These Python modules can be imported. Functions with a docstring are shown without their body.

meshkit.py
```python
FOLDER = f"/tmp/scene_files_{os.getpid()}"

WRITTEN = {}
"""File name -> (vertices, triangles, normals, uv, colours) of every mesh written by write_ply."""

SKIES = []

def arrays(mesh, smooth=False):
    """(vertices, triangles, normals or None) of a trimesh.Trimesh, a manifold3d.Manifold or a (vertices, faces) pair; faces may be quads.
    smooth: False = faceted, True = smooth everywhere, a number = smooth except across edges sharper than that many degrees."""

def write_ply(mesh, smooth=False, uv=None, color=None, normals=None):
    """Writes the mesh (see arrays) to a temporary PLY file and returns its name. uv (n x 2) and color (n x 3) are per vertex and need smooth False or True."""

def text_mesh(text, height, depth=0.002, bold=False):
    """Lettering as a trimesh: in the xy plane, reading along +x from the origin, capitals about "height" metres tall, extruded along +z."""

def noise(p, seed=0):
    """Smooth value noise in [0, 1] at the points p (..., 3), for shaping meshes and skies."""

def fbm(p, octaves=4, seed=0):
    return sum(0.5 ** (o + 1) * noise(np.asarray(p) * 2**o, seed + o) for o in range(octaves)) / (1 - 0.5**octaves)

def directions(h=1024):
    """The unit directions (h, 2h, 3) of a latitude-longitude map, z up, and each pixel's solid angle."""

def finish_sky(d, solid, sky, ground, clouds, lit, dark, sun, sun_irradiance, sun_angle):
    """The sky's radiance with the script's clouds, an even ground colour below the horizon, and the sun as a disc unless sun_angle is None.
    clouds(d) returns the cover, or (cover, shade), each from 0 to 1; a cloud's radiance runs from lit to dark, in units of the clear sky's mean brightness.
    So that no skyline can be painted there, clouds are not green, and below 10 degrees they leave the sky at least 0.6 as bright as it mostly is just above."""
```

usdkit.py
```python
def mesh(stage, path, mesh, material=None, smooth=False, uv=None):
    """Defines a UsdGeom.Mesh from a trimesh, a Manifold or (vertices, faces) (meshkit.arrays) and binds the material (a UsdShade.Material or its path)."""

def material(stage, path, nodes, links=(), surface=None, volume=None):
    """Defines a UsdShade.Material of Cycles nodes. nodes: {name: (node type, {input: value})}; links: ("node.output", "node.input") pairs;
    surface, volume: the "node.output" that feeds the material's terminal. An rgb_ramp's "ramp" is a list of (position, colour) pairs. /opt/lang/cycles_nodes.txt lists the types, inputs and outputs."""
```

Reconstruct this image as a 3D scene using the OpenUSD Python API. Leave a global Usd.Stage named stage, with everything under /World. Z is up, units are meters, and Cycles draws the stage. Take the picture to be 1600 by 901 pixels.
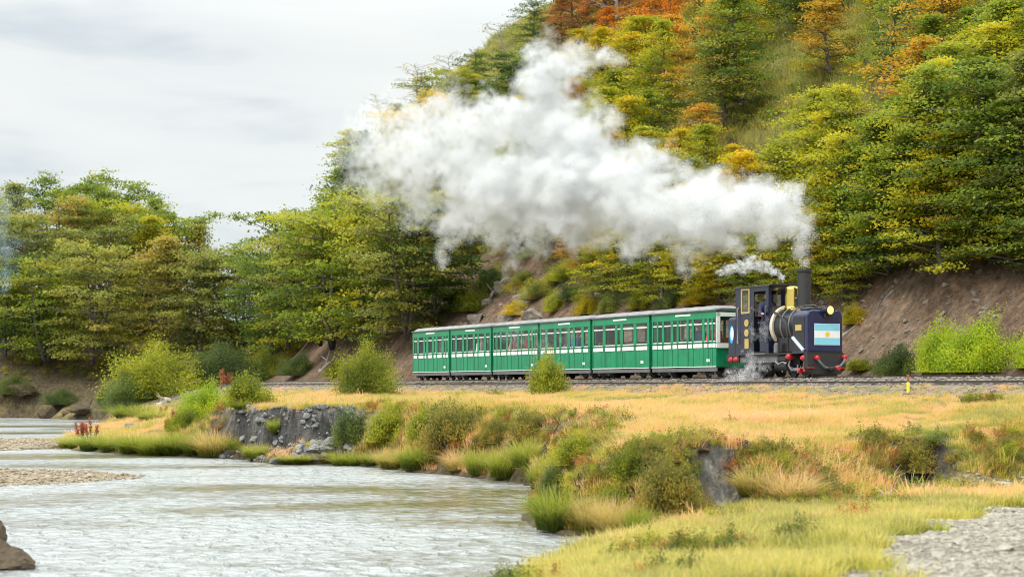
import math, random
import numpy as np, trimesh, shapely, usdkit, meshkit, manifold3d
from shapely.geometry import Polygon, LineString
from pxr import Usd, UsdGeom, UsdLux, UsdShade, Gf, Sdf, Vt

rng = np.random.default_rng(7)
stage = Usd.Stage.CreateInMemory()
UsdGeom.SetStageUpAxis(stage, 'Z')
UsdGeom.Xform.Define(stage, '/World')
UsdGeom.Scope.Define(stage, '/World/Looks')

# ------------------------------------------------------------------ camera, sky, sun
EYE = 2.2
cam = UsdGeom.Camera.Define(stage, '/World/camera')
cam.CreateHorizontalApertureAttr(36.0)
cam.CreateFocalLengthAttr(58.5)
cam.CreateVerticalApertureOffsetAttr(153.5 / 1600 * 36)
cam.CreateFStopAttr(1.7)
cam.CreateFocusDistanceAttr(49.0)
cam.CreateExposureAttr(0.9)
cam.AddTranslateOp().Set((0, 0, EYE))
cam.AddRotateXOp().Set(90)

SUN = np.array([-0.52, -0.42, 0.75]); SUN /= np.linalg.norm(SUN)
dome = UsdLux.DomeLight.Define(stage, '/World/sky')
sky = usdkit.material(stage, '/World/Looks/overcast_sky', {
    "s": ("sky_texture", {"sky_type": "single_scattering", "sun_disc": False, "sun_elevation": math.asin(SUN[2]), "sun_rotation": math.atan2(SUN[0], SUN[1])}),
    "tc": ("texture_coordinate", {}),
    "map": ("mapping", {"scale": (1.0, 1.0, 3.6), "location": (0.35, 0.0, 0.12)}),
    "n": ("noise_texture", {"scale": 2.1, "detail": 4, "roughness": 0.45, "distortion": 0.25}),
    "map2": ("mapping", {"scale": (2.2, 2.2, 11.0), "location": (3.0, 1.0, 0.4)}),
    "n2": ("noise_texture", {"scale": 3.0, "detail": 4, "roughness": 0.5, "distortion": 0.3}),
    "add": ("mix_float", {"fac": 0.35}),
    "r": ("rgb_ramp", {"ramp": [(0.36, (5.0, 5.9, 6.5)), (0.44, (6.7, 7.3, 7.6)), (0.50, (8.5, 8.8, 8.7)), (0.60, (9.2, 9.4, 9.1))]}),
    "sep": ("separate_xyz", {}),
    "grad": ("map_range", {"value": 0.0, "from_min": 0.20, "from_max": 1.0, "to_min": 0.55, "to_max": 2.0, "clamp": True}),
    "mul": ("mix_color", {"blend_type": "multiply", "fac": 1.0, "use_clamp": False}),
    "gc": ("combine_xyz", {}),
    "mx": ("mix_color", {"fac": 0.92, "use_clamp": False}),
    "b": ("background_shader", {"strength": 0.1})},
    [("tc.generated", "map.vector"), ("map.vector", "n.vector"), ("tc.generated", "map2.vector"), ("map2.vector", "n2.vector"),
     ("n.fac", "add.a"), ("n2.fac", "add.b"), ("add.result", "r.fac"), ("tc.generated", "sep.vector"), ("sep.z", "grad.value"),
     ("grad.result", "gc.x"), ("grad.result", "gc.y"), ("grad.result", "gc.z"), ("r.color", "mul.a"), ("gc.vector", "mul.b"),
     ("s.color", "mx.a"), ("mul.result", "mx.b"), ("mx.result", "b.color")], surface="b.background")
UsdShade.MaterialBindingAPI.Apply(dome.GetPrim()).Bind(sky)
dome.GetPrim().SetCustomDataByKey('kind', 'structure')
sun = UsdLux.DistantLight.Define(stage, '/World/sun')
sun.CreateNormalizeAttr(True); sun.CreateIntensityAttr(0.4); sun.CreateAngleAttr(14.0); sun.CreateColorAttr((1.0, 0.95, 0.86))
zax = Gf.Vec3d(*[float(c) for c in SUN])
sun.AddOrientOp().Set(Gf.Quatf(Gf.Rotation(Gf.Vec3d(0, 0, 1), zax).GetQuat()))

# ------------------------------------------------------------------ helpers
used = {}
def numbered(path):
    k = used.get(path, -1) + 1
    used[path] = k
    return path if k == 0 else f'{path}_{k:03d}'

def tag(o, label=None, cat=None, group=None, kind=None):
    p = o.GetPrim() if hasattr(o, 'GetPrim') else o
    for key, v in (('label', label), ('category', cat), ('group', group), ('kind', kind)):
        if v: p.SetCustomDataByKey(key, v)
    return o

def thing(name, label, cat, loc=(0, 0, 0), rz=0.0, group=None, kind=None):
    x = UsdGeom.Xform.Define(stage, numbered('/World/' + name))
    x.AddTranslateOp().Set(tuple(float(c) for c in loc))
    if rz: x.AddRotateZOp().Set(float(rz))
    return tag(x, label, cat, group, kind)

def path_of(parent):
    if parent is None: return '/World'
    return parent if isinstance(parent, str) else str(parent.GetPrim().GetPath())

def obj(name, mesh, mat, parent=None, smooth=False, label=None, tint=None, color=None):
    m = usdkit.mesh(stage, numbered(path_of(parent) + '/' + name), mesh, M.get(mat, mat) if isinstance(mat, str) else mat, smooth)
    if label: m.GetPrim().SetCustomDataByKey('label', label)
    if tint is not None:
        UsdGeom.PrimvarsAPI(m).CreatePrimvar('tint', Sdf.ValueTypeNames.FloatArray, 'vertex').Set(Vt.FloatArray.FromNumpy(np.asarray(tint, np.float32)))
    if color is not None:
        UsdGeom.PrimvarsAPI(m).CreatePrimvar('soil', Sdf.ValueTypeNames.Color3fArray, 'vertex').Set(Vt.Vec3fArray.FromNumpy(np.asarray(color, np.float32)))
    return m

def copy_of(source, name, label, cat, loc, rz, scale=(1, 1, 1), group=None):
    x = UsdGeom.Xform.Define(stage, numbered('/World/' + name))
    x.AddTranslateOp().Set(tuple(float(c) for c in loc)); x.AddRotateZOp().Set(float(rz)); x.AddScaleOp().Set(tuple(float(c) for c in scale))
    x.GetPrim().GetReferences().AddInternalReference(source)
    x.GetPrim().SetInstanceable(True)
    return tag(x, label, cat, group)

class MB:
    def __init__(s): s.v, s.f, s.n = [], [], 0
    def add(s, v, f):
        v = np.asarray(v, float); f = np.asarray(f, int)
        if f.shape[1] == 4: f = np.vstack([f[:, [0, 1, 2]], f[:, [0, 2, 3]]])
        s.v.append(v); s.f.append(f + s.n); s.n += len(v); return s
    def tm(s, m): return s.add(m.vertices, m.faces)
    def box(s, x0, x1, y0, y1, z0, z1, b=0.0): return s.tm(cbox(x0, x1, y0, y1, z0, z1, b))
    def tube(s, pts, r, n=8, cap=True):
        v, f = tube(pts, r, n, cap); return s.add(v, f)
    def get(s): return (np.vstack(s.v), np.vstack(s.f))

def cbox(x0, x1, y0, y1, z0, z1, b=0.0):
    if b <= 0:
        m = trimesh.creation.box((abs(x1 - x0), abs(y1 - y0), abs(z1 - z0)))
        m.apply_translation(((x0 + x1) / 2, (y0 + y1) / 2, (z0 + z1) / 2)); return m
    c = np.array([(x0 + x1) / 2, (y0 + y1) / 2, (z0 + z1) / 2]); h = np.abs(np.array([x1 - x0, y1 - y0, z1 - z0])) / 2
    b = min(b, h.min() * 0.9); pts = []
    for sx in (-1, 1):
        for sy in (-1, 1):
            for sz in (-1, 1):
                for k in range(3):
                    e = np.array([b, b, b]); e[k] = 0
                    pts.append(c + np.array([sx, sy, sz]) * (h - e))
    return trimesh.convex.convex_hull(np.array(pts))

def tube(pts, r, n=8, cap=True):
    p = np.asarray(pts, float); r = np.broadcast_to(np.asarray(r, float), (len(p),))
    t = np.gradient(p, axis=0); t /= np.linalg.norm(t, axis=1, keepdims=True) + 1e-12
    ref = np.array([0, 0, 1.0]) if abs(t[:, 2]).mean() < 0.8 else np.array([1.0, 0, 0])
    a = np.cross(t, ref); a /= np.linalg.norm(a, axis=1, keepdims=True) + 1e-12
    b = np.cross(t, a); ang = np.arange(n) * 2 * np.pi / n
    v = p[:, None] + r[:, None, None] * (np.cos(ang)[None, :, None] * a[:, None] + np.sin(ang)[None, :, None] * b[:, None])
    i, j = np.meshgrid(np.arange(len(p) - 1), np.arange(n), indexing='ij')
    q = np.stack([i * n + j, i * n + (j + 1) % n, (i + 1) * n + (j + 1) % n, (i + 1) * n + j], -1).reshape(-1, 4)
    f = np.vstack([q[:, [0, 1, 2]], q[:, [0, 2, 3]]]); v = v.reshape(-1, 3)
    if cap:
        k = len(v); v = np.vstack([v, p[:1], p[-1:]]); e = (len(p) - 1) * n
        f = np.vstack([f, [[k, (q_ + 1) % n, q_] for q_ in range(n)], [[k + 1, e + q_, e + (q_ + 1) % n] for q_ in range(n)]])
    return v, f

def lathe(profile, n=24, axis='z', at=(0, 0, 0)):
    """profile: (radius, height) pairs turned round the axis."""
    pr = np.asarray(profile, float); ang = np.arange(n) * 2 * np.pi / n
    v = np.stack([pr[:, None, 0] * np.cos(ang), pr[:, None, 0] * np.sin(ang), np.broadcast_to(pr[:, None, 1], (len(pr), n))], -1).reshape(-1, 3)
    i, j = np.meshgrid(np.arange(len(pr) - 1), np.arange(n), indexing='ij')
    q = np.stack([i * n + j, i * n + (j + 1) % n, (i + 1) * n + (j + 1) % n, (i + 1) * n + j], -1).reshape(-1, 4)
    if axis == 'x': v = v[:, [2, 0, 1]]
    if axis == 'y': v = v[:, [1, 2, 0]]
    return v + np.asarray(at, float), np.vstack([q[:, [0, 1, 2]], q[:, [0, 2, 3]]])

def disc(r0, r1, h, axis, at, n=24):
    return lathe([(0.0001, 0), (r0, 0), (r1, h), (0.0001, h)], n, axis, at)

# ------------------------------------------------------------------ materials
M = {}
def mat(name, nodes, links, surface='p.BSDF', volume=None):
    M[name] = usdkit.material(stage, '/World/Looks/' + name, nodes, links, surface=surface, volume=volume); return M[name]

def paint(name, col, rough=0.4, var=0.12, scale=6.0, metallic=0.0, coat=0.0, grime=(0.10, 0.09, 0.07), dirt=0.15):
    c = np.array(col)
    return mat(name, {"g": ("texture_coordinate", {}), "n": ("noise_texture", {"scale": scale, "detail": 4, "roughness": 0.6}),
        "r": ("rgb_ramp", {"ramp": [(0.3, tuple(c * (1 - var))), (0.7, tuple(np.minimum(c * (1 + var), 0.9)))]}),
        "n2": ("noise_texture", {"scale": scale * 0.45, "detail": 6, "roughness": 0.7}),
        "dr": ("map_range", {"from_min": 0.55, "from_max": 0.8, "to_min": 0.0, "to_max": dirt, "clamp": True}),
        "mx": ("mix_color", {"b": grime}),
        "rr": ("map_range", {"from_min": 0.3, "from_max": 0.7, "to_min": rough * 0.8, "to_max": min(1, rough * 1.25), "clamp": True}),
        "p": ("principled_bsdf", {"metallic": metallic, "coat_weight": coat, "coat_roughness": 0.08})},
        [("g.object", "n.vector"), ("g.object", "n2.vector"), ("n.fac", "r.fac"), ("n2.fac", "dr.value"), ("dr.result", "mx.fac"), ("r.color", "mx.a"),
         ("mx.result", "p.base_color"), ("n.fac", "rr.value"), ("rr.result", "p.roughness")])

paint('green_paint', (0.002, 0.20, 0.085), 0.42, 0.22, 3, coat=0.12, dirt=0.3, grime=(0.05, 0.10, 0.06))
paint('green_dark', (0.004, 0.09, 0.045), 0.5)
paint('white_paint', (0.78, 0.80, 0.76), 0.5, 0.06, 5, dirt=0.2, grime=(0.35, 0.42, 0.35))
paint('roof_grey', (0.30, 0.31, 0.31), 0.6, 0.12, 3, dirt=0.35, grime=(0.2, 0.2, 0.2))
paint('roof_dark', (0.10, 0.105, 0.11), 0.6)
paint('navy_paint', (0.006, 0.011, 0.045), 0.28, 0.15, 4, coat=0.5, dirt=0.12, grime=(0.03, 0.03, 0.035))
paint('navy_dark', (0.0045, 0.0065, 0.022), 0.32, 0.15, 4, coat=0.4, dirt=0.15, grime=(0.03, 0.03, 0.035))
paint('black_paint', (0.009, 0.009, 0.011), 0.35, 0.2, 6, coat=0.2, dirt=0.2, grime=(0.05, 0.047, 0.045))
paint('iron_dark', (0.020, 0.020, 0.021), 0.6, 0.25, 9, dirt=0.4, grime=(0.10, 0.08, 0.06))
paint('iron_grey', (0.12, 0.125, 0.13), 0.55, 0.2, 8, dirt=0.4, grime=(0.07, 0.06, 0.05))
paint('steel', (0.5, 0.5, 0.5), 0.35, 0.15, 8, metallic=0.9)
paint('brass', (0.80, 0.60, 0.14), 0.22, 0.06, 5, metallic=1.0, dirt=0.15, grime=(0.35, 0.25, 0.06))
paint('gold_paint', (0.42, 0.32, 0.10), 0.4, 0.1, 8)
paint('red_paint', (0.45, 0.018, 0.022), 0.35, 0.1, 8, coat=0.3)
paint('ring_paint', (0.55, 0.50, 0.42), 0.45, 0.1, 8, dirt=0.4)
paint('flag_blue', (0.22, 0.58, 0.72), 0.5, 0.04, 6, dirt=0.05)
paint('flag_white', (0.78, 0.78, 0.76), 0.5, 0.04, 6, dirt=0.05)
paint('flag_sun', (0.80, 0.50, 0.02), 0.5, 0.04, 6, dirt=0.0)
paint('emblem_blue', (0.02, 0.33, 0.68), 0.4, 0.05, 6, dirt=0.05)
paint('pale_blue', (0.42, 0.50, 0.60), 0.4, 0.08, 6)
paint('rail_steel', (0.10, 0.085, 0.075), 0.5, 0.2, 7, metallic=0.4, dirt=0.5, grime=(0.09, 0.05, 0.03))
paint('sleeper_wood', (0.13, 0.105, 0.085), 0.9, 0.25, 5)
paint('seat_brown', (0.16, 0.07, 0.035), 0.7)
paint('skin', (0.52, 0.31, 0.22), 0.55, 0.05, 9, dirt=0)
paint('hair', (0.035, 0.025, 0.02), 0.8)
paint('cloth_navy', (0.02, 0.028, 0.075), 0.9, 0.2, 12)
paint('cloth_pink', (0.75, 0.12, 0.22), 0.9, 0.15, 12)
paint('cloth_red', (0.55, 0.05, 0.05), 0.9, 0.15, 12)
paint('cloth_blue', (0.05, 0.12, 0.28), 0.9, 0.15, 12)
paint('cloth_pale', (0.55, 0.55, 0.52), 0.9, 0.15, 12)
paint('marker_yellow', (0.75, 0.62, 0.03), 0.5)
paint('marker_orange', (0.26, 0.08, 0.03), 0.5)
mat('lamp_glass', {"p": ("principled_bsdf", {"base_color": (0.85, 0.6, 0.22), "roughness": 0.1, "emission_color": (1, 0.62, 0.2), "emission_strength": 0.45})}, [])
mat('window_glass', {"t": ("transparent_bsdf", {"color": (0.93, 0.96, 0.95)}), "g": ("glossy_bsdf", {"roughness": 0.03, "color": (0.9, 0.9, 0.9)}), "m": ("mix_closure", {"fac": 0.06})},
    [("t.BSDF", "m.closure1"), ("g.BSDF", "m.closure2")], surface='m.closure')

def leaf(name, dark, mid, tip, trans=0.5):
    """dark = deep green leaves, mid = most leaves, tip = outer leaves turning colour (the leaf's own colour)."""
    return mat(name, {"a": ("attribute", {"attribute": "tint"}), "g": ("geometry", {}), "o": ("object_info", {}),
        "n": ("noise_texture", {"scale": 0.9, "detail": 2}),
        "s1": ("math", {"math_type": "multiply_add", "value2": 0.20, "value3": -0.10}), "s2": ("math", {"math_type": "add"}),
        "s3": ("math", {"math_type": "multiply_add", "value2": 0.7, "value3": -0.35}), "s4": ("math", {"math_type": "add"}),
        "s5": ("math", {"math_type": "multiply_add", "value2": 0.3, "value3": -0.15}), "s6": ("math", {"math_type": "add"}),
        "r": ("rgb_ramp", {"ramp": [(0.05, dark), (0.45, mid), (0.95, tip)]}),
        "d": ("principled_bsdf", {"roughness": 0.55, "specular_ior_level": 0.3}), "t": ("translucent_bsdf", {}), "m": ("mix_closure", {"fac": trans})},
        [("g.position", "n.vector"), ("g.random_per_island", "s1.value1"), ("a.fac", "s2.value1"), ("s1.value", "s2.value2"), ("n.fac", "s3.value1"),
         ("s2.value", "s4.value1"), ("s3.value", "s4.value2"), ("o.random", "s5.value1"), ("s4.value", "s6.value1"), ("s5.value", "s6.value2"), ("s6.value", "r.fac"),
         ("r.color", "d.base_color"), ("r.color", "t.color"), ("d.BSDF", "m.closure1"), ("t.BSDF", "m.closure2")], surface='m.closure')

TONES = {
 'green':        ((0.07, 0.125, 0.018), (0.22, 0.29, 0.028), (0.46, 0.43, 0.04)),
 'dark green':   ((0.035, 0.075, 0.014), (0.085, 0.15, 0.020), (0.20, 0.25, 0.03)),
 'yellow-green': ((0.12, 0.18, 0.015), (0.38, 0.39, 0.022), (0.66, 0.50, 0.03)),
 'golden':       ((0.18, 0.21, 0.010), (0.56, 0.44, 0.014), (0.80, 0.42, 0.025)),
 'amber':        ((0.20, 0.17, 0.015), (0.54, 0.32, 0.025), (0.76, 0.32, 0.05)),
 'orange':       ((0.35, 0.16, 0.02), (0.78, 0.26, 0.015), (0.88, 0.30, 0.03)),
 'rust':         ((0.16, 0.10, 0.02), (0.46, 0.17, 0.045), (0.66, 0.21, 0.06)),
 'dull amber':   ((0.15, 0.15, 0.03), (0.40, 0.33, 0.06), (0.60, 0.40, 0.10)),
 'olive':        ((0.10, 0.13, 0.028), (0.29, 0.31, 0.05), (0.52, 0.42, 0.08)),
}
for k, (a_, b_, c_) in TONES.items(): leaf('leaf_' + k.replace(' ', '_').replace('-', '_'), a_, b_, c_)
leaf('leaf_bush', (0.10, 0.14, 0.014), (0.32, 0.34, 0.02), (0.56, 0.52, 0.04))
leaf('leaf_bush_bright', (0.09, 0.18, 0.01), (0.33, 0.44, 0.015), (0.60, 0.62, 0.03))
leaf('leaf_bush_dark', (0.05, 0.085, 0.025), (0.13, 0.18, 0.04), (0.27, 0.30, 0.06))
leaf('leaf_bush_red', (0.14, 0.14, 0.03), (0.32, 0.28, 0.04), (0.62, 0.27, 0.08))
leaf('spike_red', (0.42, 0.14, 0.08), (0.60, 0.25, 0.14), (0.70, 0.38, 0.24))
leaf('sedge', (0.09, 0.13, 0.015), (0.25, 0.29, 0.030), (0.55, 0.47, 0.11))
leaf('sedge_peach', (0.18, 0.20, 0.02), (0.50, 0.40, 0.10), (0.74, 0.46, 0.28))
paint('bark', (0.11, 0.095, 0.08), 0.9, 0.3, 7)
paint('bark_pale', (0.30, 0.28, 0.25), 0.9, 0.25, 7)
paint('driftwood', (0.42, 0.38, 0.33), 0.9, 0.2, 5)
paint('root_brown', (0.10, 0.065, 0.04), 0.95, 0.3, 6)

def rock_mat(name, dark, light, scale=2.0, moss=None):
    nodes = {"g": ("geometry", {}), "n": ("noise_texture", {"scale": scale, "detail": 8, "roughness": 0.65}), "v": ("voronoi_texture", {"scale": scale * 1.7}) ,
        "r": ("rgb_ramp", {"ramp": [(0.3, dark), (0.7, light)]}), "b": ("bump", {"strength": 1.0, "distance": 0.10}), "p": ("principled_bsdf", {"roughness": 0.9})}
    del nodes["v"]
    return mat(name, nodes, [("g.position", "n.vector"), ("n.fac", "r.fac"), ("r.color", "p.base_color"), ("n.fac", "b.height"), ("b.normal", "p.normal")])
rock_mat('rock_pale', (0.25, 0.23, 0.19), (0.50, 0.46, 0.38), 5)
rock_mat('rock_tan', (0.20, 0.165, 0.115), (0.44, 0.37, 0.27))
rock_mat('rock_brown', (0.022, 0.017, 0.012), (0.13, 0.09, 0.045), 7)
rock_mat('rock_grey', (0.11, 0.095, 0.08), (0.31, 0.265, 0.22), 2.5)
rock_mat('mud_clod', (0.10, 0.10, 0.11), (0.30, 0.30, 0.29), 4)

mat('ground', {"a": ("attribute", {"attribute": "soil"}), "g": ("geometry", {}),
    "n": ("noise_texture", {"scale": 3.2, "detail": 8, "roughness": 0.68}), "n2": ("noise_texture", {"scale": 17.0, "detail": 5, "roughness": 0.7}),
    "mr": ("map_range", {"from_min": 0.3, "from_max": 0.7, "to_min": 0.62, "to_max": 1.35, "clamp": True}),
    "mr2": ("map_range", {"from_min": 0.3, "from_max": 0.7, "to_min": 0.7, "to_max": 1.3, "clamp": True}),
    "m3": ("mapping", {"scale": (4.5, 4.5, 0.8)}), "n3": ("noise_texture", {"scale": 1.0, "detail": 6, "roughness": 0.7}), "mr3": ("map_range", {"from_min": 0.32, "from_max": 0.68, "to_min": 0.5, "to_max": 1.45, "clamp": True}), "mm3": ("math", {"math_type": "multiply"}),
    "mm": ("math", {"math_type": "multiply"}), "cc": ("combine_xyz", {}),
    "mul": ("mix_color", {"blend_type": "multiply", "fac": 1.0, "use_clamp": False}),
    "ad": ("math", {"math_type": "multiply_add", "value2": 0.35}), "ae": ("math", {"math_type": "multiply_add", "value2": 0.8}),
    "b": ("bump", {"strength": 0.9, "distance": 0.2}), "p": ("principled_bsdf", {"roughness": 0.95, "specular_ior_level": 0.2})},
    [("g.position", "n.vector"), ("g.position", "n2.vector"), ("n.fac", "mr.value"), ("n2.fac", "mr2.value"), ("mr.result", "mm.value1"), ("mr2.result", "mm.value2"),
     ("g.position", "m3.vector"), ("m3.vector", "n3.vector"), ("n3.fac", "mr3.value"), ("mm.value", "mm3.value1"), ("mr3.result", "mm3.value2"), ("mm3.value", "cc.x"), ("mm3.value", "cc.y"), ("mm3.value", "cc.z"), ("a.color", "mul.a"), ("cc.vector", "mul.b"), ("mul.result", "p.base_color"),
     ("n2.fac", "ad.value1"), ("n.fac", "ad.value3"), ("n3.fac", "ae.value1"), ("ad.value", "ae.value3"), ("ae.value", "b.height"), ("b.normal", "p.normal")])

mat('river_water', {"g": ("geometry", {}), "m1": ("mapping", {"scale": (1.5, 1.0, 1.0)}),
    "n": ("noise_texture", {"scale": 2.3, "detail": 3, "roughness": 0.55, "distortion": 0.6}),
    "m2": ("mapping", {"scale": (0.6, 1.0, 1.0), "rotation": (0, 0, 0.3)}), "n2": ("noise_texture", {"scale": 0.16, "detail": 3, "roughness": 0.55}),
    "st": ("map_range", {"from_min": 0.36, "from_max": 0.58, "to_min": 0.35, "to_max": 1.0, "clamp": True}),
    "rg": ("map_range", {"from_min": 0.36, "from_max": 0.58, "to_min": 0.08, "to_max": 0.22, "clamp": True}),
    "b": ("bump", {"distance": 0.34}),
    "bc": ("rgb_ramp", {"ramp": [(0.40, (0.085, 0.075, 0.03)), (0.47, (0.21, 0.215, 0.20)), (0.55, (0.38, 0.405, 0.41))]}), "dt": ("math", {"math_type": "multiply_add", "value2": 0.30, "value3": -0.15}), "da": ("math", {"math_type": "add"}),  # sky and bank reflections partly put into the base colour, with ripple flecks
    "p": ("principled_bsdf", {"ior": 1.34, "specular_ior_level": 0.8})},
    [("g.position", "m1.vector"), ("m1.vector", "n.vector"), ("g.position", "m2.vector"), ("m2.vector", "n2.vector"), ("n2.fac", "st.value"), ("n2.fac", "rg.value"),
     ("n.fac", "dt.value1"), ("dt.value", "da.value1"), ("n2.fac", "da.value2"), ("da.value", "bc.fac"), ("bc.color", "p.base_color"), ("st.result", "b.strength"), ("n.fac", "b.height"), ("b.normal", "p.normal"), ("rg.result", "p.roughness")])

def grass_mat(name, cols, seed=(0.64, 0.44, 0.26)):
    return mat(name, {"g": ("geometry", {}), "a": ("attribute", {"attribute": "tint"}), "m1": ("mapping", {"scale": (0.42, 0.62, 0.6)}),
        "n": ("noise_texture", {"scale": 1.15, "detail": 6, "roughness": 0.68, "distortion": 0.6}),
        "s1": ("math", {"math_type": "multiply_add", "value2": 0.22, "value3": -0.11}), "s2": ("math", {"math_type": "add"}), "o": ("object_info", {}), "s3": ("math", {"math_type": "multiply_add", "value2": 0.26, "value3": -0.13}), "s4": ("math", {"math_type": "add"}),
        "nb": ("noise_texture", {"scale": 0.16, "detail": 2}), "s5": ("math", {"math_type": "multiply_add", "value2": 0.5, "value3": -0.25}), "s6": ("math", {"math_type": "add"}),
        "r": ("rgb_ramp", {"ramp": cols}),
        "th": ("math", {"math_type": "multiply", "value2": 0.55}), "k": ("mix_color", {"b": seed, "use_clamp": False}),
        "d": ("principled_bsdf", {"roughness": 0.6, "specular_ior_level": 0.25}), "t": ("translucent_bsdf", {}), "m": ("mix_closure", {"fac": 0.4})},
        [("g.position", "m1.vector"), ("m1.vector", "n.vector"), ("g.random_per_island", "s1.value1"), ("n.fac", "s2.value1"), ("s1.value", "s2.value2"), ("o.random", "s3.value1"), ("s2.value", "s4.value1"), ("s3.value", "s4.value2"), ("g.position", "nb.vector"), ("nb.fac", "s5.value1"), ("s5.value", "s6.value1"), ("s4.value", "s6.value2"), ("s6.value", "r.fac"),
         ("r.color", "k.a"), ("a.fac", "th.value1"), ("th.value", "k.fac"), ("k.result", "d.base_color"), ("k.result", "t.color"), ("d.BSDF", "m.closure1"), ("t.BSDF", "m.closure2")], surface='m.closure')
grass_mat('meadow_grass', [(0.26, (0.20, 0.27, 0.02)), (0.35, (0.44, 0.47, 0.025)), (0.41, (0.64, 0.48, 0.05)), (0.46, (0.76, 0.42, 0.17)), (0.58, (0.80, 0.47, 0.31)), (0.66, (0.70, 0.30, 0.08)), (0.74, (0.42, 0.44, 0.03))], (0.80, 0.50, 0.29))
grass_mat('near_grass', [(0.28, (0.16, 0.20, 0.025)), (0.38, (0.36, 0.38, 0.03)), (0.47, (0.52, 0.48, 0.05)), (0.55, (0.62, 0.48, 0.16)), (0.63, (0.44, 0.44, 0.04)), (0.74, (0.26, 0.20, 0.07))], (0.62, 0.50, 0.22))
grass_mat('hill_grass', [(0.30, (0.20, 0.25, 0.04)), (0.5, (0.38, 0.36, 0.08)), (0.68, (0.56, 0.47, 0.18))], (0.55, 0.45, 0.20))
mat('steam', {"d": ("diffuse_bsdf", {"color": (0.79, 0.80, 0.81)}), "t": ("translucent_bsdf", {"color": (0.79, 0.80, 0.81)}), "m": ("mix_closure", {"fac": 0.5})},
    [("d.BSDF", "m.closure1"), ("t.BSDF", "m.closure2")], surface='m.closure')
mat('smoke_blue', {"d": ("diffuse_bsdf", {"color": (0.45, 0.62, 0.78)}), "t": ("translucent_bsdf", {"color": (0.45, 0.62, 0.78)}), "m": ("mix_closure", {"fac": 0.5})},
    [("d.BSDF", "m.closure1"), ("t.BSDF", "m.closure2")], surface='m.closure')
mat('smoke_grey', {"d": ("diffuse_bsdf", {"color": (0.42, 0.42, 0.43)}), "t": ("translucent_bsdf", {"color": (0.42, 0.42, 0.43)}), "m": ("mix_closure", {"fac": 0.5})},
    [("d.BSDF", "m.closure1"), ("t.BSDF", "m.closure2")], surface='m.closure')

# ------------------------------------------------------------------ land form
HZ, F = 604.0, 2600.0
def at(px, py, Y): return np.array([(px - 800) / F * Y, Y, EYE - (py - HZ) / F * Y])
def on_water(px, py):
    Y = EYE * F / (py - HZ); return ((px - 800) / F * Y, Y)
def screen(p):
    p = np.asarray(p, float); return 800 + F * p[..., 0] / p[..., 1], HZ - F * (p[..., 2] - EYE) / p[..., 1]

D = np.array([0.452, -0.892]); D /= np.linalg.norm(D)      # the way the train runs
N = np.array([-D[1], D[0]])                                # to the far side of the track
SIDE0 = np.array([7.96, 44.8])
ORG = SIDE0 + 0.58 * N                                     # track centre at the engine's front
RAIL = EYE + 0.28
RZ = math.degrees(math.atan2(D[1], D[0]))
def track(x, y=0.0, z=0.0): return (ORG[0] + D[0] * x + N[0] * y, ORG[1] + D[1] * x + N[1] * y, RAIL + z)
def t_of(x, y): return (x - ORG[0]) * N[0] + (y - ORG[1]) * N[1]

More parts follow.
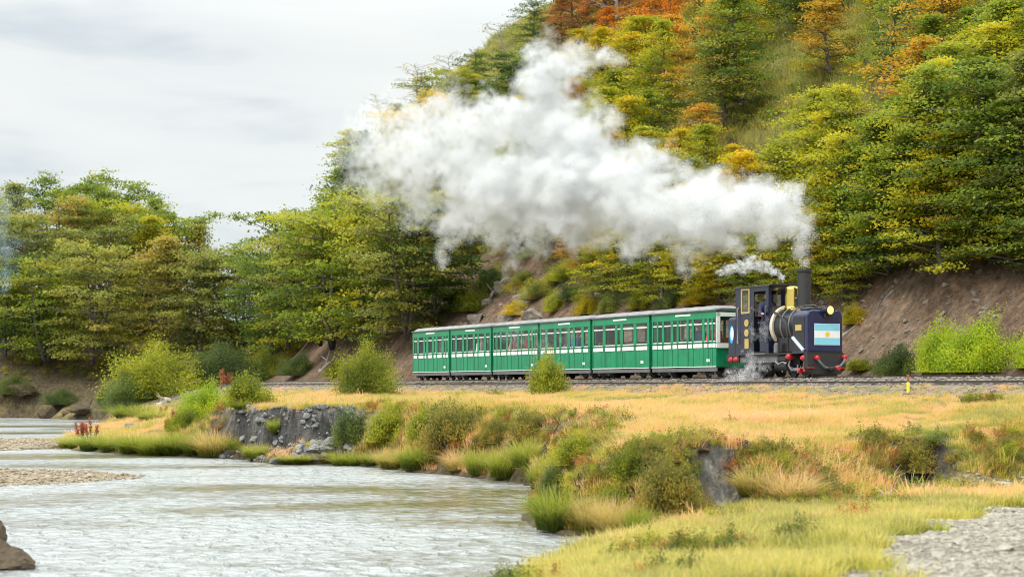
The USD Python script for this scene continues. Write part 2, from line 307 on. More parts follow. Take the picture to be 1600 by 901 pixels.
shore = [(-2, -30), (-2.2, 3), (-1.6, 12), (-0.5, 16.5)] + [on_water(*p) for p in [(820, 901), (890, 870), (960, 848), (925, 836), (880, 836), (838, 826), (836, 800), (850, 772), (828, 757), (760, 748), (700, 741), (640, 736), (580, 729), (520, 724), (470, 726), (430, 725), (360, 716), (300, 713), (200, 709), (110, 703)]]
shore += [(-15.9, 59.6), (-17.6, 57.6), (-22, 57.2), (-26, 60), (-24, 64.5), (-18.5, 67), (-19, 71.5), (-19.5, 75), (-22.8, 95), (-24.4, 103), (-26.5, 110), (-29.7, 112), (-32.9, 117), (-36.6, 119), (-45, 121), (-70, 118), (-160, 130), (-160, 900), (700, 900), (700, -30)]
def wiggle(pts, step, amp, seed, keep_last=4):
    ls = LineString(pts); n = int(ls.length / step)
    body = LineString(pts[:-keep_last]) if keep_last else ls
    n = int(body.length / step)
    q = np.array([body.interpolate(k / n, normalized=True).coords[0] for k in range(n + 1)])
    nz = np.stack([meshkit.fbm(np.c_[q * 0.9, np.full(len(q), 3.3)], 3, seed) - 0.5, meshkit.fbm(np.c_[q * 0.9, np.full(len(q), 9.1)], 3, seed + 5) - 0.5], 1)
    q = q + nz * amp
    return [tuple(v) for v in q] + list(pts[-keep_last:] if keep_last else [])
LAND = Polygon(wiggle(shore, 0.5, 0.7, 11)).buffer(0)
lip = [(60, 20), (20, 27.5), (14, 29.5), (9.5, 29.6), (7.6, 28.5), (6.9, 29.0), (6.2, 28.0), (5.2, 26.6), (4.0, 25.2), (3.7, 26.4), (3.0, 26.5), (2.6, 25.2), (2.2, 24.9), (1.2, 25.7), (0.95, 27), (1.1, 29), (1.6, 31.5), (1.4, 35), (0.5, 39.8), (-0.7, 42.4), (-2, 44.2), (-3.3, 46.6), (-5.0, 48.6), (-6.5, 48.4), (-7.6, 50.3), (-8.8, 51.9), (-10.0, 54.0), (-11, 62), (-15, 76), (-21, 98), (-31, 122), (-45, 126), (-160, 136), (-160, 900), (700, 900), (700, 20)]
HIGH = Polygon(wiggle(lip, 0.5, 0.8, 23)).buffer(0)
bars = Polygon([on_water(*p) for p in [(-60, 760), (0, 758), (100, 754), (190, 747), (205, 743), (120, 739), (0, 737), (-60, 737)]])
gravel_zone = Polygon([(2.55, 13.6), (2.75, 14.5), (4.1, 18.2), (5.0, 20.3), (6.5, 23.1), (7.7, 25.1), (9.0, 25.9), (16, 26.5), (40, 27), (40, -30), (2.0, -30), (2.3, 8)])

WS = np.array([(12, 29.6, 2.2), (7.1, 28.9, 0.35), (7.9, 28.7, 1.3), (6.2, 28.0, .8), (9.5, 29.5, 2.0), (5.2, 26.8, 1.2), (4.3, 25.6, 1.2), (3.9, 25.6, 0.7), (3.3, 26.4, 0.2), (2.7, 25.6, 0.5), (2.2, 25, .8), (1.4, 25.8, .7), (0.9, 27.2, 0.5), (1, 28.6, .6), (1.3, 33, .9), (-0.8, 42.5, 1.2), (-3.3, 46.6, 0.8), (-4.2, 47.6, 0.4), (-5, 48.6, 0.22), (-6.3, 48.8, 0.22), (-7.6, 50.4, 0.22), (-8.8, 51.9, 0.3), (-10.3, 55.5, 1.6), (-11, 65, 6.0), (-20, 95, 6.0), (-40, 125, 5.0), (30, 27, 4.0)])
def signed(poly, x, y):
    P = shapely.points(np.c_[x, y]); d = shapely.distance(P, poly.boundary)
    return np.where(shapely.contains_xy(poly, x, y), d, -d)
def sstep(t): t = np.clip(t, 0, 1); return t * t * (3 - 2 * t)
def fb(x, y, s, o=4, seed=0): return meshkit.fbm(np.stack([x * s, y * s, np.full_like(x, 0.37)], -1), o, seed) - 0.5

def land(x, y, full=False):
    x = np.asarray(x, float).ravel(); y = np.asarray(y, float).ravel()
    d = signed(LAND, x, y); dl = signed(HIGH, x, y); t = t_of(x, y)
    w = 1.0 / (((x[:, None] - WS[:, 0]) ** 2 + (y[:, None] - WS[:, 1]) ** 2) ** 2 + 0.02)
    ws = (w * WS[:, 2]).sum(1) / w.sum(1)
    k = np.interp(x, [-8, 0, 3.2, 7.1, 12, 30], [0.056, 0.066, 0.074, 0.14, 0.13, 0.06])
    P = 2.26 - 0.20 * sstep((-t - 2.4) / 1.1) - k * np.clip(-t - 2.9, 0, None)
    P = np.maximum(P, 0.95)
    P = P + 0.135 * sstep((1.25 - np.abs(t)) / 0.35) - 0.02 * sstep((0.9 - np.abs(t + 1.75)) / 0.3)
    lumps = fb(x, y, 0.55, 4, 3) * 0.34 * sstep((-t - 2.8) / 2.0)
    near = sstep((27 - y) / 8.0)
    lo = np.where(d > 0, 0.05 + (0.36 + 0.24 * near) * (1 - np.exp(-np.clip(d, 0, None) / (1.3 + 1.2 * near))), 0)
    lo = lo + np.where(d > 0, fb(x, y, 0.8, 4, 9) * 0.22 * sstep(d / 0.8), 0)
    low_spit = sstep((-13.5 - x) / 4) * (1 - sstep((y - 66) / 4))
    lo = lo * (1 - 0.45 * low_spit)
    dl2 = dl + fb(x, y, 0.9, 3, 17) * 0.5 * np.clip(ws, 0.3, 1.2) + fb(x, y, 3.1, 3, 27) * 0.42
    cliff = np.exp(-(((x + 6.9) / 3.4) ** 2 + ((y - 49.3) / 3.2) ** 2) ** 2)
    dl2 = dl2 + cliff * (fb(x, y, 0.8, 2, 60) * 1.9 + fb(x, y, 2.2, 3, 61) * 1.1 + fb(x, y, 6.0, 2, 62) * 0.4)
    cl2 = np.exp(-(((x - 3.3) / 1.0) ** 2 + ((y - 26) / 1.3) ** 2) ** 2)
    dl2 = dl2 + cl2 * (fb(x, y, 2.0, 3, 65) * 0.9 + fb(x, y, 5.0, 2, 66) * 0.5) + (y < 45) * (x > -2) * fb(x, y, 1.3, 2, 67) * 0.7
    lo = lo + cliff * sstep((dl2 + 1.6) / 1.5) * np.clip(0.18 + fb(x, y, 1.6, 4, 63) * 2.2 + (x + 6.2) * .10, 0, .7)
    s = sstep(dl2 / ws * 0.5 + 0.5)
    h = lo + (np.maximum(P, lo) - lo) * s + lumps * s
    # the hill beyond the track
    q = x + 0.1 * y
    G = np.interp(q, [-7, -4, 0], [0, 0.35, 1.0])
    tr = np.interp(q, [-4, 0, 1, 4.6, 13, 20, 30, 60], [7, 13, 16, 20, 31, 36, 45, 60])
    tt = np.clip(t - 4.6, 0, None)
    tc = np.minimum(tt, tr) + np.clip(tt - tr, 0, None) * 0.05
    rough = (fb(x, y, 0.13, 5, 31) * 3.2 + fb(x, y, 0.6, 4, 37) * 1.3) * sstep(tt / 4)
    hill = G * (0.92 * tc + rough)
    hump = 8.5 * np.exp(-0.5 * (((x + 43) / 20) ** 2 + ((y - 152) / 22) ** 2)) * sstep((y - 112) / 12)
    h = h + np.where(t > 0, hill, 0) + hump
    h = np.where(d <= 0, np.maximum(-0.9, d * 0.35) , h)
    bd = signed(bars, x, y)
    h = np.where((d <= 0) & (bd > -1.2), np.maximum(h, 0.10 * sstep((bd + 0.4) / 1.2) - 0.06 * (bd < 0) + fb(x, y, 2.5, 3, 5) * 0.05), h)
    if full: return h, d, dl2, s, t, tt, G, bd
    return h
def hz(x, y): return float(land([x], [y])[0])

_Ys = np.concatenate([np.arange(13, 40, 0.12), np.arange(40, 90, 0.3), np.arange(90, 240, 0.9)])
def picks(pp):
    """Where the sight line through each picture point first meets the land."""
    out = []
    pp = list(pp)
    for c in range(0, len(pp), 60):
        sub = np.array([p[:2] for p in pp[c:c + 60]], float)
        X = (sub[:, :1] - 800) / F * _Ys; Z = EYE - (sub[:, 1:2] - HZ) / F * _Ys
        H = land(X.ravel(), np.broadcast_to(_Ys, X.shape).ravel()).reshape(X.shape)
        hit = (Z <= np.maximum(H, 0))
        for i in range(len(sub)):
            k = int(np.argmax(hit[i])) if hit[i].any() else None
            out.append(None if k is None else (X[i, k], _Ys[k], max(float(H[i, k]), 0.0)))
    return out
def pick(px, py): return picks([(px, py)])[0]

def grow(a, b, s0, g):
    o, s = [a], s0
    while o[-1] < b: o.append(o[-1] + s); s *= g
    return o
xs = np.unique(np.round(np.concatenate([-np.array(grow(60, 420, 3, 1.35)), np.arange(-60, -20, 1.0), np.arange(-20, -12, 0.35), np.arange(-12, -10, 0.16), np.arange(-10, -3.6, 0.09), np.arange(-3.6, 14, 0.16), np.arange(14, 30, 0.4), np.arange(30, 80, 1.0), grow(80, 420, 3, 1.35)]), 3))
ys = np.unique(np.round(np.concatenate([np.arange(-20, 10, 2.0), np.arange(10, 13, 0.5), np.arange(13, 34, 0.14), np.arange(34, 46, 0.22), np.arange(46, 53, 0.11), np.arange(53, 56, 0.24), np.arange(56, 90, 0.45), np.arange(90, 200, 1.1), grow(200, 800, 4, 1.3)]), 3))
GX, GY = np.meshgrid(xs, ys)
H, d_, dl_, s_, t_, tt_, G_, bd_ = [a if np.ndim(a) == 0 else a.reshape(GX.shape) for a in land(GX, GY, True)]
gy, gx = np.gradient(H, ys, xs)
steep = np.sqrt(gx ** 2 + gy ** 2)
n1 = fb(GX.ravel(), GY.ravel(), 0.5, 4, 41).reshape(GX.shape); n2 = fb(GX.ravel(), GY.ravel(), 1.7, 3, 43).reshape(GX.shape)
def cmix(a, b, f): return a + (np.asarray(b, float) - a) * np.clip(f, 0, 1)[..., None]
C = np.zeros(GX.shape + (3,)) + np.array([0.30, 0.24, 0.10])
C = cmix(C, (0.20, 0.21, 0.05), sstep(n1 * 4 + 0.4))
def blob(cx, cy, rx, ry): return np.exp(-(((GX - cx) / rx) ** 2 + ((GY - cy) / ry) ** 2) ** 2)
mudm = np.clip(blob(-7.0, 49.8, 3.3, 3.6) + blob(3.35, 26.1, .50, 1.0) + blob(0.85, 27.3, .6, .6) + blob(7.1, 28.8, .5, .6), 0, 1)
C = cmix(C, (0.20, 0.15, 0.075), sstep((steep - 0.6 + n2 * 0.5) / 0.5) * (t_ < 0) * 0.8)
C = cmix(C, (0.05, 0.038, 0.024), sstep((steep - 0.95 + n2 * 1.0) / 0.4) * (t_ < 0) * (GX > -2.5) * (GY < 46))
mud = sstep((steep - 0.35 + n2 * 0.4) / 0.4) * mudm * (t_ < 0)
C = cmix(C, (0.25, 0.24, 0.215), mud)
C = cmix(C, (0.07, 0.068, 0.068), mud * sstep(0.5 - n2 * 4.5 + np.clip((-6.0 - GX) * 0.9, -0.55, 0.8) * (GX < 0) + np.clip((3.15 - GX) * 3.0, -1, 1) * (GX > 0)))  # left side of the hollow darker: overhang shade painted into the mud colour
C = cmix(C, (0.045, 0.036, 0.026), mud * (GX > 5))
C = cmix(C, (0.16, 0.13, 0.08), (1 - sstep(d_ / 0.35)) * (H < 0.4))
hillm = (tt_ > 0) & (G_ > 0.02)
C = np.where(hillm[..., None], np.array([0.16, 0.105, 0.07]), C)
C = np.where(hillm[..., None], cmix(C, (0.24, 0.17, 0.12), sstep(n1 * 3 + 0.4)), C)
rocky = sstep((steep - 1.35 + n2) / 0.6)
C = np.where(hillm[..., None], cmix(C, (0.30, 0.26, 0.23), rocky * 0.7), C)
turf = sstep((tt_ - 11) / 6) * (1 - rocky)
C = np.where(hillm[..., None], cmix(C, (0.20, 0.19, 0.06), turf * 0.8), C)
C = cmix(C, (0.11, 0.085, 0.055), (~hillm) * (GY > 96) * (d_ > .4) * 0.9)
ball = sstep((0.3 - np.maximum(t_ - 1.6, -t_ - 3.3)) / 0.5) * sstep((92 - GY) / 4)
C = cmix(C, (0.26, 0.225, 0.185), ball)
gz = signed(gravel_zone, GX.ravel(), GY.ravel()).reshape(GX.shape)
C = cmix(C, (0.38, 0.35, 0.28), sstep((gz + n2 * 1.0 + 0.25) / 0.5) * (H < 1.2))
spit = sstep((57.9 + 11 - GY) / 1.0) * sstep((-15.4 - GX) / 0.8) * (d_ > 0)
C = cmix(C, (0.36, 0.30, 0.21), spit)
C = np.where((bd_ > -0.5)[..., None], np.array([0.36, 0.30, 0.21]), C)
C = np.where((d_ < 0)[..., None] & (bd_ < -0.5)[..., None], np.array([0.10, 0.08, 0.045]), C)
idx = np.arange(GX.size).reshape(GX.shape)
Q = np.stack([idx[:-1, :-1], idx[:-1, 1:], idx[1:, 1:], idx[1:, :-1]], -1).reshape(-1, 4)
V = np.stack([GX, GY, H], -1).reshape(-1, 3); Cf = C.reshape(-1, 3)
onhill = (t_.reshape(-1)[Q].mean(1) > 4.0)
def submesh(name, q, label):
    u, inv = np.unique(q, return_inverse=True); qq = inv.reshape(q.shape)
    m = obj(name, (V[u], qq), 'ground', None, True, color=Cf[u]); tag(m, label, None, None, 'structure'); return m
submesh('ground', Q[~onhill], 'grassy river terrace and riverbed')
submesh('hillside', Q[onhill], 'steep earth and turf hillside behind the railway')
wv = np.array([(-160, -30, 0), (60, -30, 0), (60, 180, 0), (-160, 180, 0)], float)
tag(obj('river', (wv, np.array([[0, 1, 2, 3]])), 'river_water'), 'pale rippled river, sky reflection partly painted into its colour', None, None, 'structure')

# ------------------------------------------------------------------ railway
def rail_mesh(x0, x1, y):
    prof = np.array([(-0.035, -0.10), (0.035, -0.10), (0.035, -0.085), (0.010, -0.07), (0.010, -0.03), (0.024, -0.02), (0.024, 0.0), (-0.024, 0.0), (-0.024, -0.02), (-0.010, -0.03), (-0.010, -0.07), (-0.035, -0.085)])
    prof = prof * np.array([1, .7]); n = len(prof); v = np.vstack([np.c_[np.full(n, x), prof[:, 0] + y, prof[:, 1]] for x in (x0, x1)])
    return v, np.array([[i, (i + 1) % n, n + (i + 1) % n, n + i] for i in range(n)])
tr = thing('railway_track', 'main narrow railway line that the train stands on', 'railway track', track(0), RZ, 'railway tracks')
for y in (-0.27, 0.27): obj('rail', rail_mesh(-50, 30, y), 'rail_steel', tr)
for k in range(126):
    x = -49.8 + k * 0.6 + rng.uniform(-0.03, 0.03)
    obj('sleeper', cbox(x - 0.09, x + 0.09, -0.55 + rng.uniform(-.04, .04), 0.55 + rng.uniform(-.04, .04), -0.17, -0.073), 'sleeper_wood', tr)
sd = thing('railway_track', 'empty siding line running along the river side of the train', 'railway track', track(0, -1.75, -0.14), RZ, 'railway tracks')
for y in (-0.27, 0.27): obj('rail', rail_mesh(-50, 30, y), 'rail_steel', sd)
for k in range(120):
    x = -46 + k * 0.6 + rng.uniform(-0.03, 0.03)
    obj('sleeper', cbox(x - 0.09, x + 0.09, -0.5 + rng.uniform(-.06, .06), 0.5 + rng.uniform(-.06, .06), -0.17, -0.073), 'sleeper_wood', sd)
# ------------------------------------------------------------------ people
def body_mesh(joints, bones, res=0.03, rounds=6):
    parts = []
    for a, b in bones:
        (pa, ra), (pb, rb) = joints[a], joints[b]
        s = [manifold3d.Manifold.sphere(r, 14).translate(tuple(float(c) for c in p)) for p, r in ((pa, ra), (pb, rb))]
        parts.append(manifold3d.Manifold.batch_hull(s))
    m = manifold3d.Manifold.batch_boolean(parts, manifold3d.OpType.Add).refine_to_length(res).to_mesh()
    tm = trimesh.Trimesh(np.array(m.vert_properties)[:, :3], np.array(m.tri_verts), process=True)
    trimesh.smoothing.filter_taubin(tm, iterations=rounds)
    return tm

def person(label, loc, rz, cloth, standing=False, group=None, hair='hair'):
    """Facing +x. A seated figure's origin is the seat, a standing one's the floor."""
    t = thing('person', label, 'person', loc, rz, group)
    hp = 0.86 if standing else 0.10
    J = {'hl': ((0, .09, hp), .095), 'hr': ((0, -.09, hp), .095), 'w': ((0, 0, hp + .16), .125), 'ch': ((.01, 0, hp + .38), .145),
         'sl': ((0, .17, hp + .48), .062), 'sr': ((0, -.17, hp + .48), .062), 'nb': ((0, 0, hp + .52), .055),
         'nk': ((.015, 0, hp + .60), .05), 'hd': ((.035, 0, hp + .70), .092), 'tp': ((.02, 0, hp + .755), .088), 'jaw': ((.075, 0, hp + .655), .05)}
    if standing:
        J |= {'el': ((.10, .22, hp + .24), .045), 'er': ((.06, -.26, hp + .25), .045), 'wl': ((.30, .16, hp + .22), .033), 'wr': ((.26, -.30, hp + .20), .033),
              'kl': ((.03, .10, .46), .062), 'kr': ((.05, -.10, .46), .062), 'al': ((-.02, .10, .08), .042), 'ar': ((0, -.10, .08), .042), 'tl': ((.15, .11, .04), .035), 'tt': ((.17, -.11, .04), .035)}
    else:
        J |= {'el': ((.06, .23, hp + .24), .045), 'er': ((.06, -.23, hp + .24), .045), 'wl': ((.26, .14, hp + .16), .033), 'wr': ((.26, -.14, hp + .16), .033),
              'kl': ((.40, .10, .11), .062), 'kr': ((.40, -.10, .11), .062), 'al': ((.40, .10, -.32), .042), 'ar': ((.40, -.10, -.32), .042), 'tl': ((.54, .10, -.36), .035), 'tt': ((.54, -.10, -.36), .035)}
    bones = [('hl', 'hr'), ('hl', 'w'), ('hr', 'w'), ('w', 'ch'), ('ch', 'sl'), ('ch', 'sr'), ('sl', 'nb'), ('sr', 'nb'), ('nb', 'nk'), ('nk', 'hd'), ('hd', 'tp'), ('hd', 'jaw'),
             ('sl', 'el'), ('el', 'wl'), ('sr', 'er'), ('er', 'wr'), ('hl', 'kl'), ('kl', 'al'), ('hr', 'kr'), ('kr', 'ar'), ('al', 'tl'), ('ar', 'tt')]
    for sd_, w in ((1, 'wl'), (-1, 'wr')):
        c = np.array(J[w][0])
        J[w + 'p'] = (tuple(c + (.055, 0, -.005)), .028); bones.append((w, w + 'p'))
        for k, ln in enumerate((.045, .055, .052, .04)):
            o = (k - 1.5) * .017
            J[f'{w}{k}a'] = (tuple(c + (.075, o, 0)), .0095); J[f'{w}{k}b'] = (tuple(c + (.075 + ln, o * 1.15, -.02)), .008)
            bones += [(w + 'p', f'{w}{k}a'), (f'{w}{k}a', f'{w}{k}b')]
        J[w + 't'] = (tuple(c + (.06, -sd_ * .042, .012)), .009); bones.append((w + 'p', w + 't'))
    bm = body_mesh(J, bones, 0.035)
    obj('body', bm, 'skin', t, True)
    # clothing: the same figure a little larger, ending at neck and wrists
    K = {k: (p, r + .014) for k, (p, r) in J.items()}
    cb = [b for b in bones[:8]] + [('sl', 'el'), ('el', 'wl'), ('sr', 'er'), ('er', 'wr'), ('hl', 'kl'), ('kl', 'al'), ('hr', 'kr'), ('kr', 'ar')]
    K['nb'] = (K['nb'][0], .06)
    obj('clothing', body_mesh(K, cb, 0.04), cloth, t, True)
    hh = np.array(J['tp'][0]); hm = trimesh.creation.icosphere(2, 0.1); hm.apply_scale((1.05, 0.95, 0.85)); hm.apply_translation(hh + (-.022, 0, .022))
    obj('hair', hm, hair, t, True)
    fc = MB(); hd = np.array(J['hd'][0])
    fc.tm(trimesh.creation.icosphere(1, .016).apply_translation(hd + (.094, 0, -.012)))
    for s in (-1, 1):
        fc.tm(trimesh.creation.icosphere(1, .018).apply_translation(hd + (0, s * .092, -.005)))
    obj('nose_and_ears', fc.get(), 'skin', t, True)
    ey = MB()
    for s in (-1, 1): ey.tm(trimesh.creation.icosphere(1, .011).apply_translation(hd + (.083, s * .034, .018)))
    ey.box(hd[0] + .085, hd[0] + .098, -.022, .022, hd[2] - .052, hd[2] - .044)
    obj('eyes_and_mouth', ey.get(), 'hair', t, True)
    return t

# ------------------------------------------------------------------ locomotive
lo = thing('steam_locomotive', 'small navy blue steam locomotive with brass dome and a flag on its front', 'locomotive', track(0), RZ)
W = 0.58
def L(name, mesh, m, smooth=False, parent=None, label=None): return obj(name, mesh, m, parent or lo, smooth, label)
def rounded_profile(w, z0, z1, r, n=6):
    pts = [(-w, z0), (w, z0)]
    for k in range(n + 1):
        a = math.pi / 2 * k / n; pts.append((w - r + r * math.cos(a), z1 - r + r * math.sin(a)))
    for k in range(n + 1):
        a = math.pi / 2 * (1 + k / n); pts.append((-w + r + r * math.cos(a), z1 - r + r * math.sin(a)))
    return pts
def extrude_x(pts, x0, x1, bev=0.03):
    pg = Polygon(pts); ins = pg.buffer(-bev, join_style=2)
    m = trimesh.creation.extrude_polygon(pg, (x1 - x0) - 2 * bev, engine='earcut')
    v = m.vertices.copy(); mm = trimesh.Trimesh(np.c_[x0 + bev + v[:, 2], v[:, 0], v[:, 1]], m.faces)
    a = np.array(mm.vertices); ext = np.array(ins.exterior.coords)[:-1]
    caps = np.vstack([np.c_[np.full(len(ext), x), ext] for x in (x0, x1)])
    return trimesh.convex.convex_hull(np.vstack([a, caps]))
L('front_tank', extrude_x(rounded_profile(0.60, 0.655, 1.80, 0.20), -0.66, 0.0), 'navy_paint', 35)
L('side_panel', cbox(-0.62, -0.10, -0.612, -0.598, 0.70, 1.62, 0.005), 'black_paint')
L('tank_rim', extrude_x(rounded_profile(0.607, 0.62, 0.665, 0.01, 2), -0.68, 0.012, 0.004), 'black_paint')
L('number_plate', cbox(-0.50, -0.22, -0.628, -0.614, 1.24, 1.40, 0.006), 'gold_paint')
d45 = MB(); d45.tube([(-0.60, -0.63, 1.06), (-0.12, -0.63, 0.70)], 0.052, 6); L('grab_plate', d45.get(), 'pale_blue')
fl = [('flag_blue', 0.86, 1.045), ('flag_white', 1.045, 1.235), ('flag_blue', 1.235, 1.42)]
fg = L('flag', cbox(0.001, 0.006, -0.36, 0.50, 0.85, 1.43), 'flag_white', label='light blue and white striped flag with a yellow sun')
for m_, z0, z1 in fl: obj('stripe', cbox(0.006, 0.010, -0.355, 0.495, z0, z1), m_, fg)
sunv = [(0.078 * (1 if k % 2 else 0.72) * math.cos(k * math.pi / 16), 0.078 * (1 if k % 2 else 0.72) * math.sin(k * math.pi / 16)) for k in range(32)]
sm = trimesh.creation.extrude_polygon(Polygon(sunv), 0.004, engine='earcut'); v = sm.vertices
obj('sun_emblem', (np.c_[0.0101 + v[:, 2], v[:, 0] + 0.07, v[:, 1] + 1.14], sm.faces), 'flag_sun', fg)
# head lamp
hl = L('headlight', lathe([(0.0001, -0.20), (0.10, -0.20), (0.125, -0.15), (0.125, 0.10), (0.15, 0.12), (0.15, 0.15), (0.118, 0.15), (0.118, 0.11)], 20, 'x', (0.03, 0.05, 1.79)), 'black_paint', 30)
obj('lamp_lens', lathe([(0.0001, 0.165), (0.06, 0.158), (0.118, 0.135), (0.118, 0.11)], 20, 'x', (0.03, 0.05, 1.79)), 'lamp_glass', hl, True)
obj('lamp_bracket', cbox(-0.12, 0.06, -0.05, 0.15, 1.58, 1.70, 0.02), 'black_paint', hl)
obj('lamp_chimney', lathe([(0.04, 0.1), (0.04, 0.17), (0.06, 0.175), (0.06, 0.20), (0.0001, 0.21)], 12, 'z', (-0.02, 0.05, 1.79)), 'black_paint', hl, 30)
mb = MB(); mb.tube([(-0.5, -0.3, 1.79), (-0.5, -0.3, 1.93), (-0.3, -0.1, 1.93), (-0.2, -0.05, 1.85)], 0.025, 8); mb.tm(cbox(-0.56, -0.2, -0.42, 0.40, 1.795, 1.86, 0.02)); L('tank_filler', mb.get(), 'black_paint')
mb = MB(); mb.tube([(-0.24, -0.12, 1.80), (-0.22, -0.10, 1.98), (-0.12, -0.02, 2.03)], 0.018, 6); L('whistle_pipe', mb.get(), 'iron_dark')
# buffer beam with red hose ends
L('buffer_beam', trimesh.convex.convex_hull(np.array([(x, y, z) for x in (-0.10, 0.075) for (y, z) in ((-0.64, 0.62), (0.64, 0.62), (-0.64, 0.22), (0.64, 0.22), (-0.46, 0.06), (0.46, 0.06))])), 'iron_dark')
L('bogie_guard', cbox(-0.06, 0.0, -0.42, 0.42, -0.01, 0.08, 0.01), 'black_paint')
for (y, z) in ((-0.37, 0.50), (0.56, 0.53)):
    hb = L('hose_cap', lathe([(0.0001, 0.0), (0.055, 0.0), (0.066, 0.02), (0.066, 0.09), (0.04, 0.12), (0.0001, 0.12)], 14, 'x', (0.075, y, z)), 'red_paint', 30)
    mb = MB(); s = 1 if y < 0 else -1
    mb.tube([(0.15, y, z - 0.03), (0.19, y + 0.07 * s, z - 0.13), (0.20, y + 0.20 * s, z - 0.25), (0.17, y + 0.33 * s, z - 0.27)], 0.034, 8); obj('hose', mb.get(), 'iron_grey', hb, True)
L('coupling', cbox(0.07, 0.26, -0.02, 0.20, 0.16, 0.27, 0.03), 'iron_dark')
L('coupling_pin', lathe([(0.0001, 0), (0.06, 0), (0.07, 0.05), (0.05, 0.10), (0.0001, 0.10)], 12, 'x', (0.20, 0.25, 0.22)), 'red_paint', 30)
for y in (-0.55, 0.52): L('beam_step', cbox(0.075, 0.12, y - 0.10, y + 0.10, 0.22, 0.245, 0.006), 'red_paint')
L('side_buffer', lathe([(0.0001, 0), (0.06, 0.01), (0.068, 0.05), (0.04, 0.08), (0.04, 0.14)], 16, 'y', (-0.05, 0.63, 0.50)), 'red_paint', 30)
# running plate, frames, wheels and motion
L('running_plate', cbox(-3.62, -0.68, -0.62, 0.62, 0.60, 0.65, 0.01), 'black_paint')
L('frame', cbox(-3.25, -0.66, -0.36, 0.36, 0.30, 0.60, 0.01), 'iron_dark')
L('valance', cbox(-3.30, -1.32, -0.555, -0.535, 0.40, 0.60, 0.005), 'iron_grey')
for x in (-2.95, -2.42, -0.98, -0.40):
    for y in (-0.30, 0.30):
        wh = L('wheel', lathe([(0.0001, -0.03), (0.15, -0.03), (0.15, -0.02), (0.19, -0.02), (0.19, -0.04), (0.215, -0.045), (0.215, 0.05), (0.19, 0.05), (0.19, 0.03), (0.06, 0.03), (0.0001, 0.04)], 28, 'y', (x, y, 0.20)), 'iron_dark', 30)
        if y < 0: obj('axle_box', cbox(x - 0.07, x + 0.07, y - 0.13, y - 0.05, 0.13, 0.27, 0.02), 'iron_grey', wh)
L('cylinder', lathe([(0.0001, -0.26), (0.13, -0.26), (0.15, -0.24), (0.15, -0.19), (0.13, -0.18), (0.13, 0.18), (0.15, 0.19), (0.15, 0.24), (0.13, 0.26), (0.0001, 0.26)], 20, 'x', (-1.22, -0.47, 0.30)), 'iron_dark', 30)
L('valve_chest', cbox(-1.40, -1.02, -0.58, -0.40, 0.42, 0.58, 0.02), 'iron_dark')
L('main_rod', cbox(-1.0, -0.30, -0.445, -0.425, 0.20, 0.245, 0.006), 'steel')
L('side_rod', cbox(-1.02, -0.36, -0.415, -0.40, 0.16, 0.20, 0.006), 'steel')
for (x, z) in ((-1.10, 0.40), (-1.32, 0.22), (-0.62, 0.20)): L('valve_link', cbox(x - 0.025, x + 0.025, -0.46, -0.44, z - 0.10, z + 0.12, 0.006), 'steel')
for (x, z, r) in ((-0.80, 0.54, 0.085), (-0.14, 0.50, 0.078), (-3.56, 0.50, 0.08), (-3.30, 0.50, 0.08)):
    L('red_cap', lathe([(0.0001, -0.14), (r * 0.6, -0.13), (r, -0.08), (r, 0.02), (r * 0.7, 0.05), (r * 0.7, 0.10)], 16, 'y', (x, -0.56, z)), 'red_paint', 30)
L('red_stand', cbox(-0.20, -0.10, -0.60, -0.50, 0.12, 0.44, 0.02), 'red_paint')
L('red_foot', lathe([(0.0001, 0), (0.07, 0), (0.07, 0.1), (0.0001, 0.1)], 12, 'x', (-0.42, -0.55, 0.16)), 'red_paint', 30)
L('side_hose', MB().tube([(-0.78, -0.58, 0.46), (-0.80, -0.62, 0.30), (-0.70, -0.60, 0.18), (-0.5, -0.57, 0.17), (-0.42, -0.55, 0.17)], 0.03, 8).get(), 'iron_grey', True)
L('drain_pipe', MB().tube([(-1.46, -0.58, 0.42), (-1.30, -0.60, 0.34), (-1.10, -0.60, 0.40), (-0.95, -0.58, 0.36)], 0.018, 6).get(), 'steel', True)
# boiler
L('boiler', lathe([(0.0001, -1.78), (0.52, -1.78), (0.53, -1.76), (0.53, -0.70), (0.50, -0.66), (0.0001, -0.66)], 40, 'x', (0, 0, 1.40)), 'black_paint', 30)
L('boiler_ring', lathe([(0.50, -1.74), (0.585, -1.74), (0.595, -1.72), (0.595, -1.64), (0.585, -1.62), (0.50, -1.62)], 48, 'x', (0, 0, 1.40)), 'ring_paint', 30)
for x in (-1.30, -0.92): L('boiler_band', lathe([(0.50, x - 0.03), (0.542, x - 0.028), (0.542, x + 0.028), (0.50, x + 0.03)], 40, 'x', (0, 0, 1.40)), 'iron_grey', 30)
L('firebox', cbox(-1.78, -0.70, -0.42, 0.42, 0.65, 1.35, 0.03), 'black_paint')
L('boiler_pipe', MB().tube([(-1.66, -0.50, 1.80), (-1.30, -0.58, 1.72), (-0.95, -0.60, 1.45), (-0.86, -0.60, 1.05), (-0.90, -0.55, 0.66)], 0.028, 8).get(), 'iron_dark', True)
L('injector', lathe([(0.0001, -0.12), (0.07, -0.12), (0.07, 0.10), (0.04, 0.16), (0.0001, 0.16)], 12, 'z', (-1.45, -0.56, 0.78)), 'iron_grey', 30)
L('chimney', lathe([(0.24, 0.0), (0.20, 0.05), (0.178, 0.12), (0.185, 1.02), (0.215, 1.03), (0.215, 1.10), (0.16, 1.10), (0.155, 0.6)], 28, 'z', (-0.93, 0, 1.86)), 'iron_dark', 30)
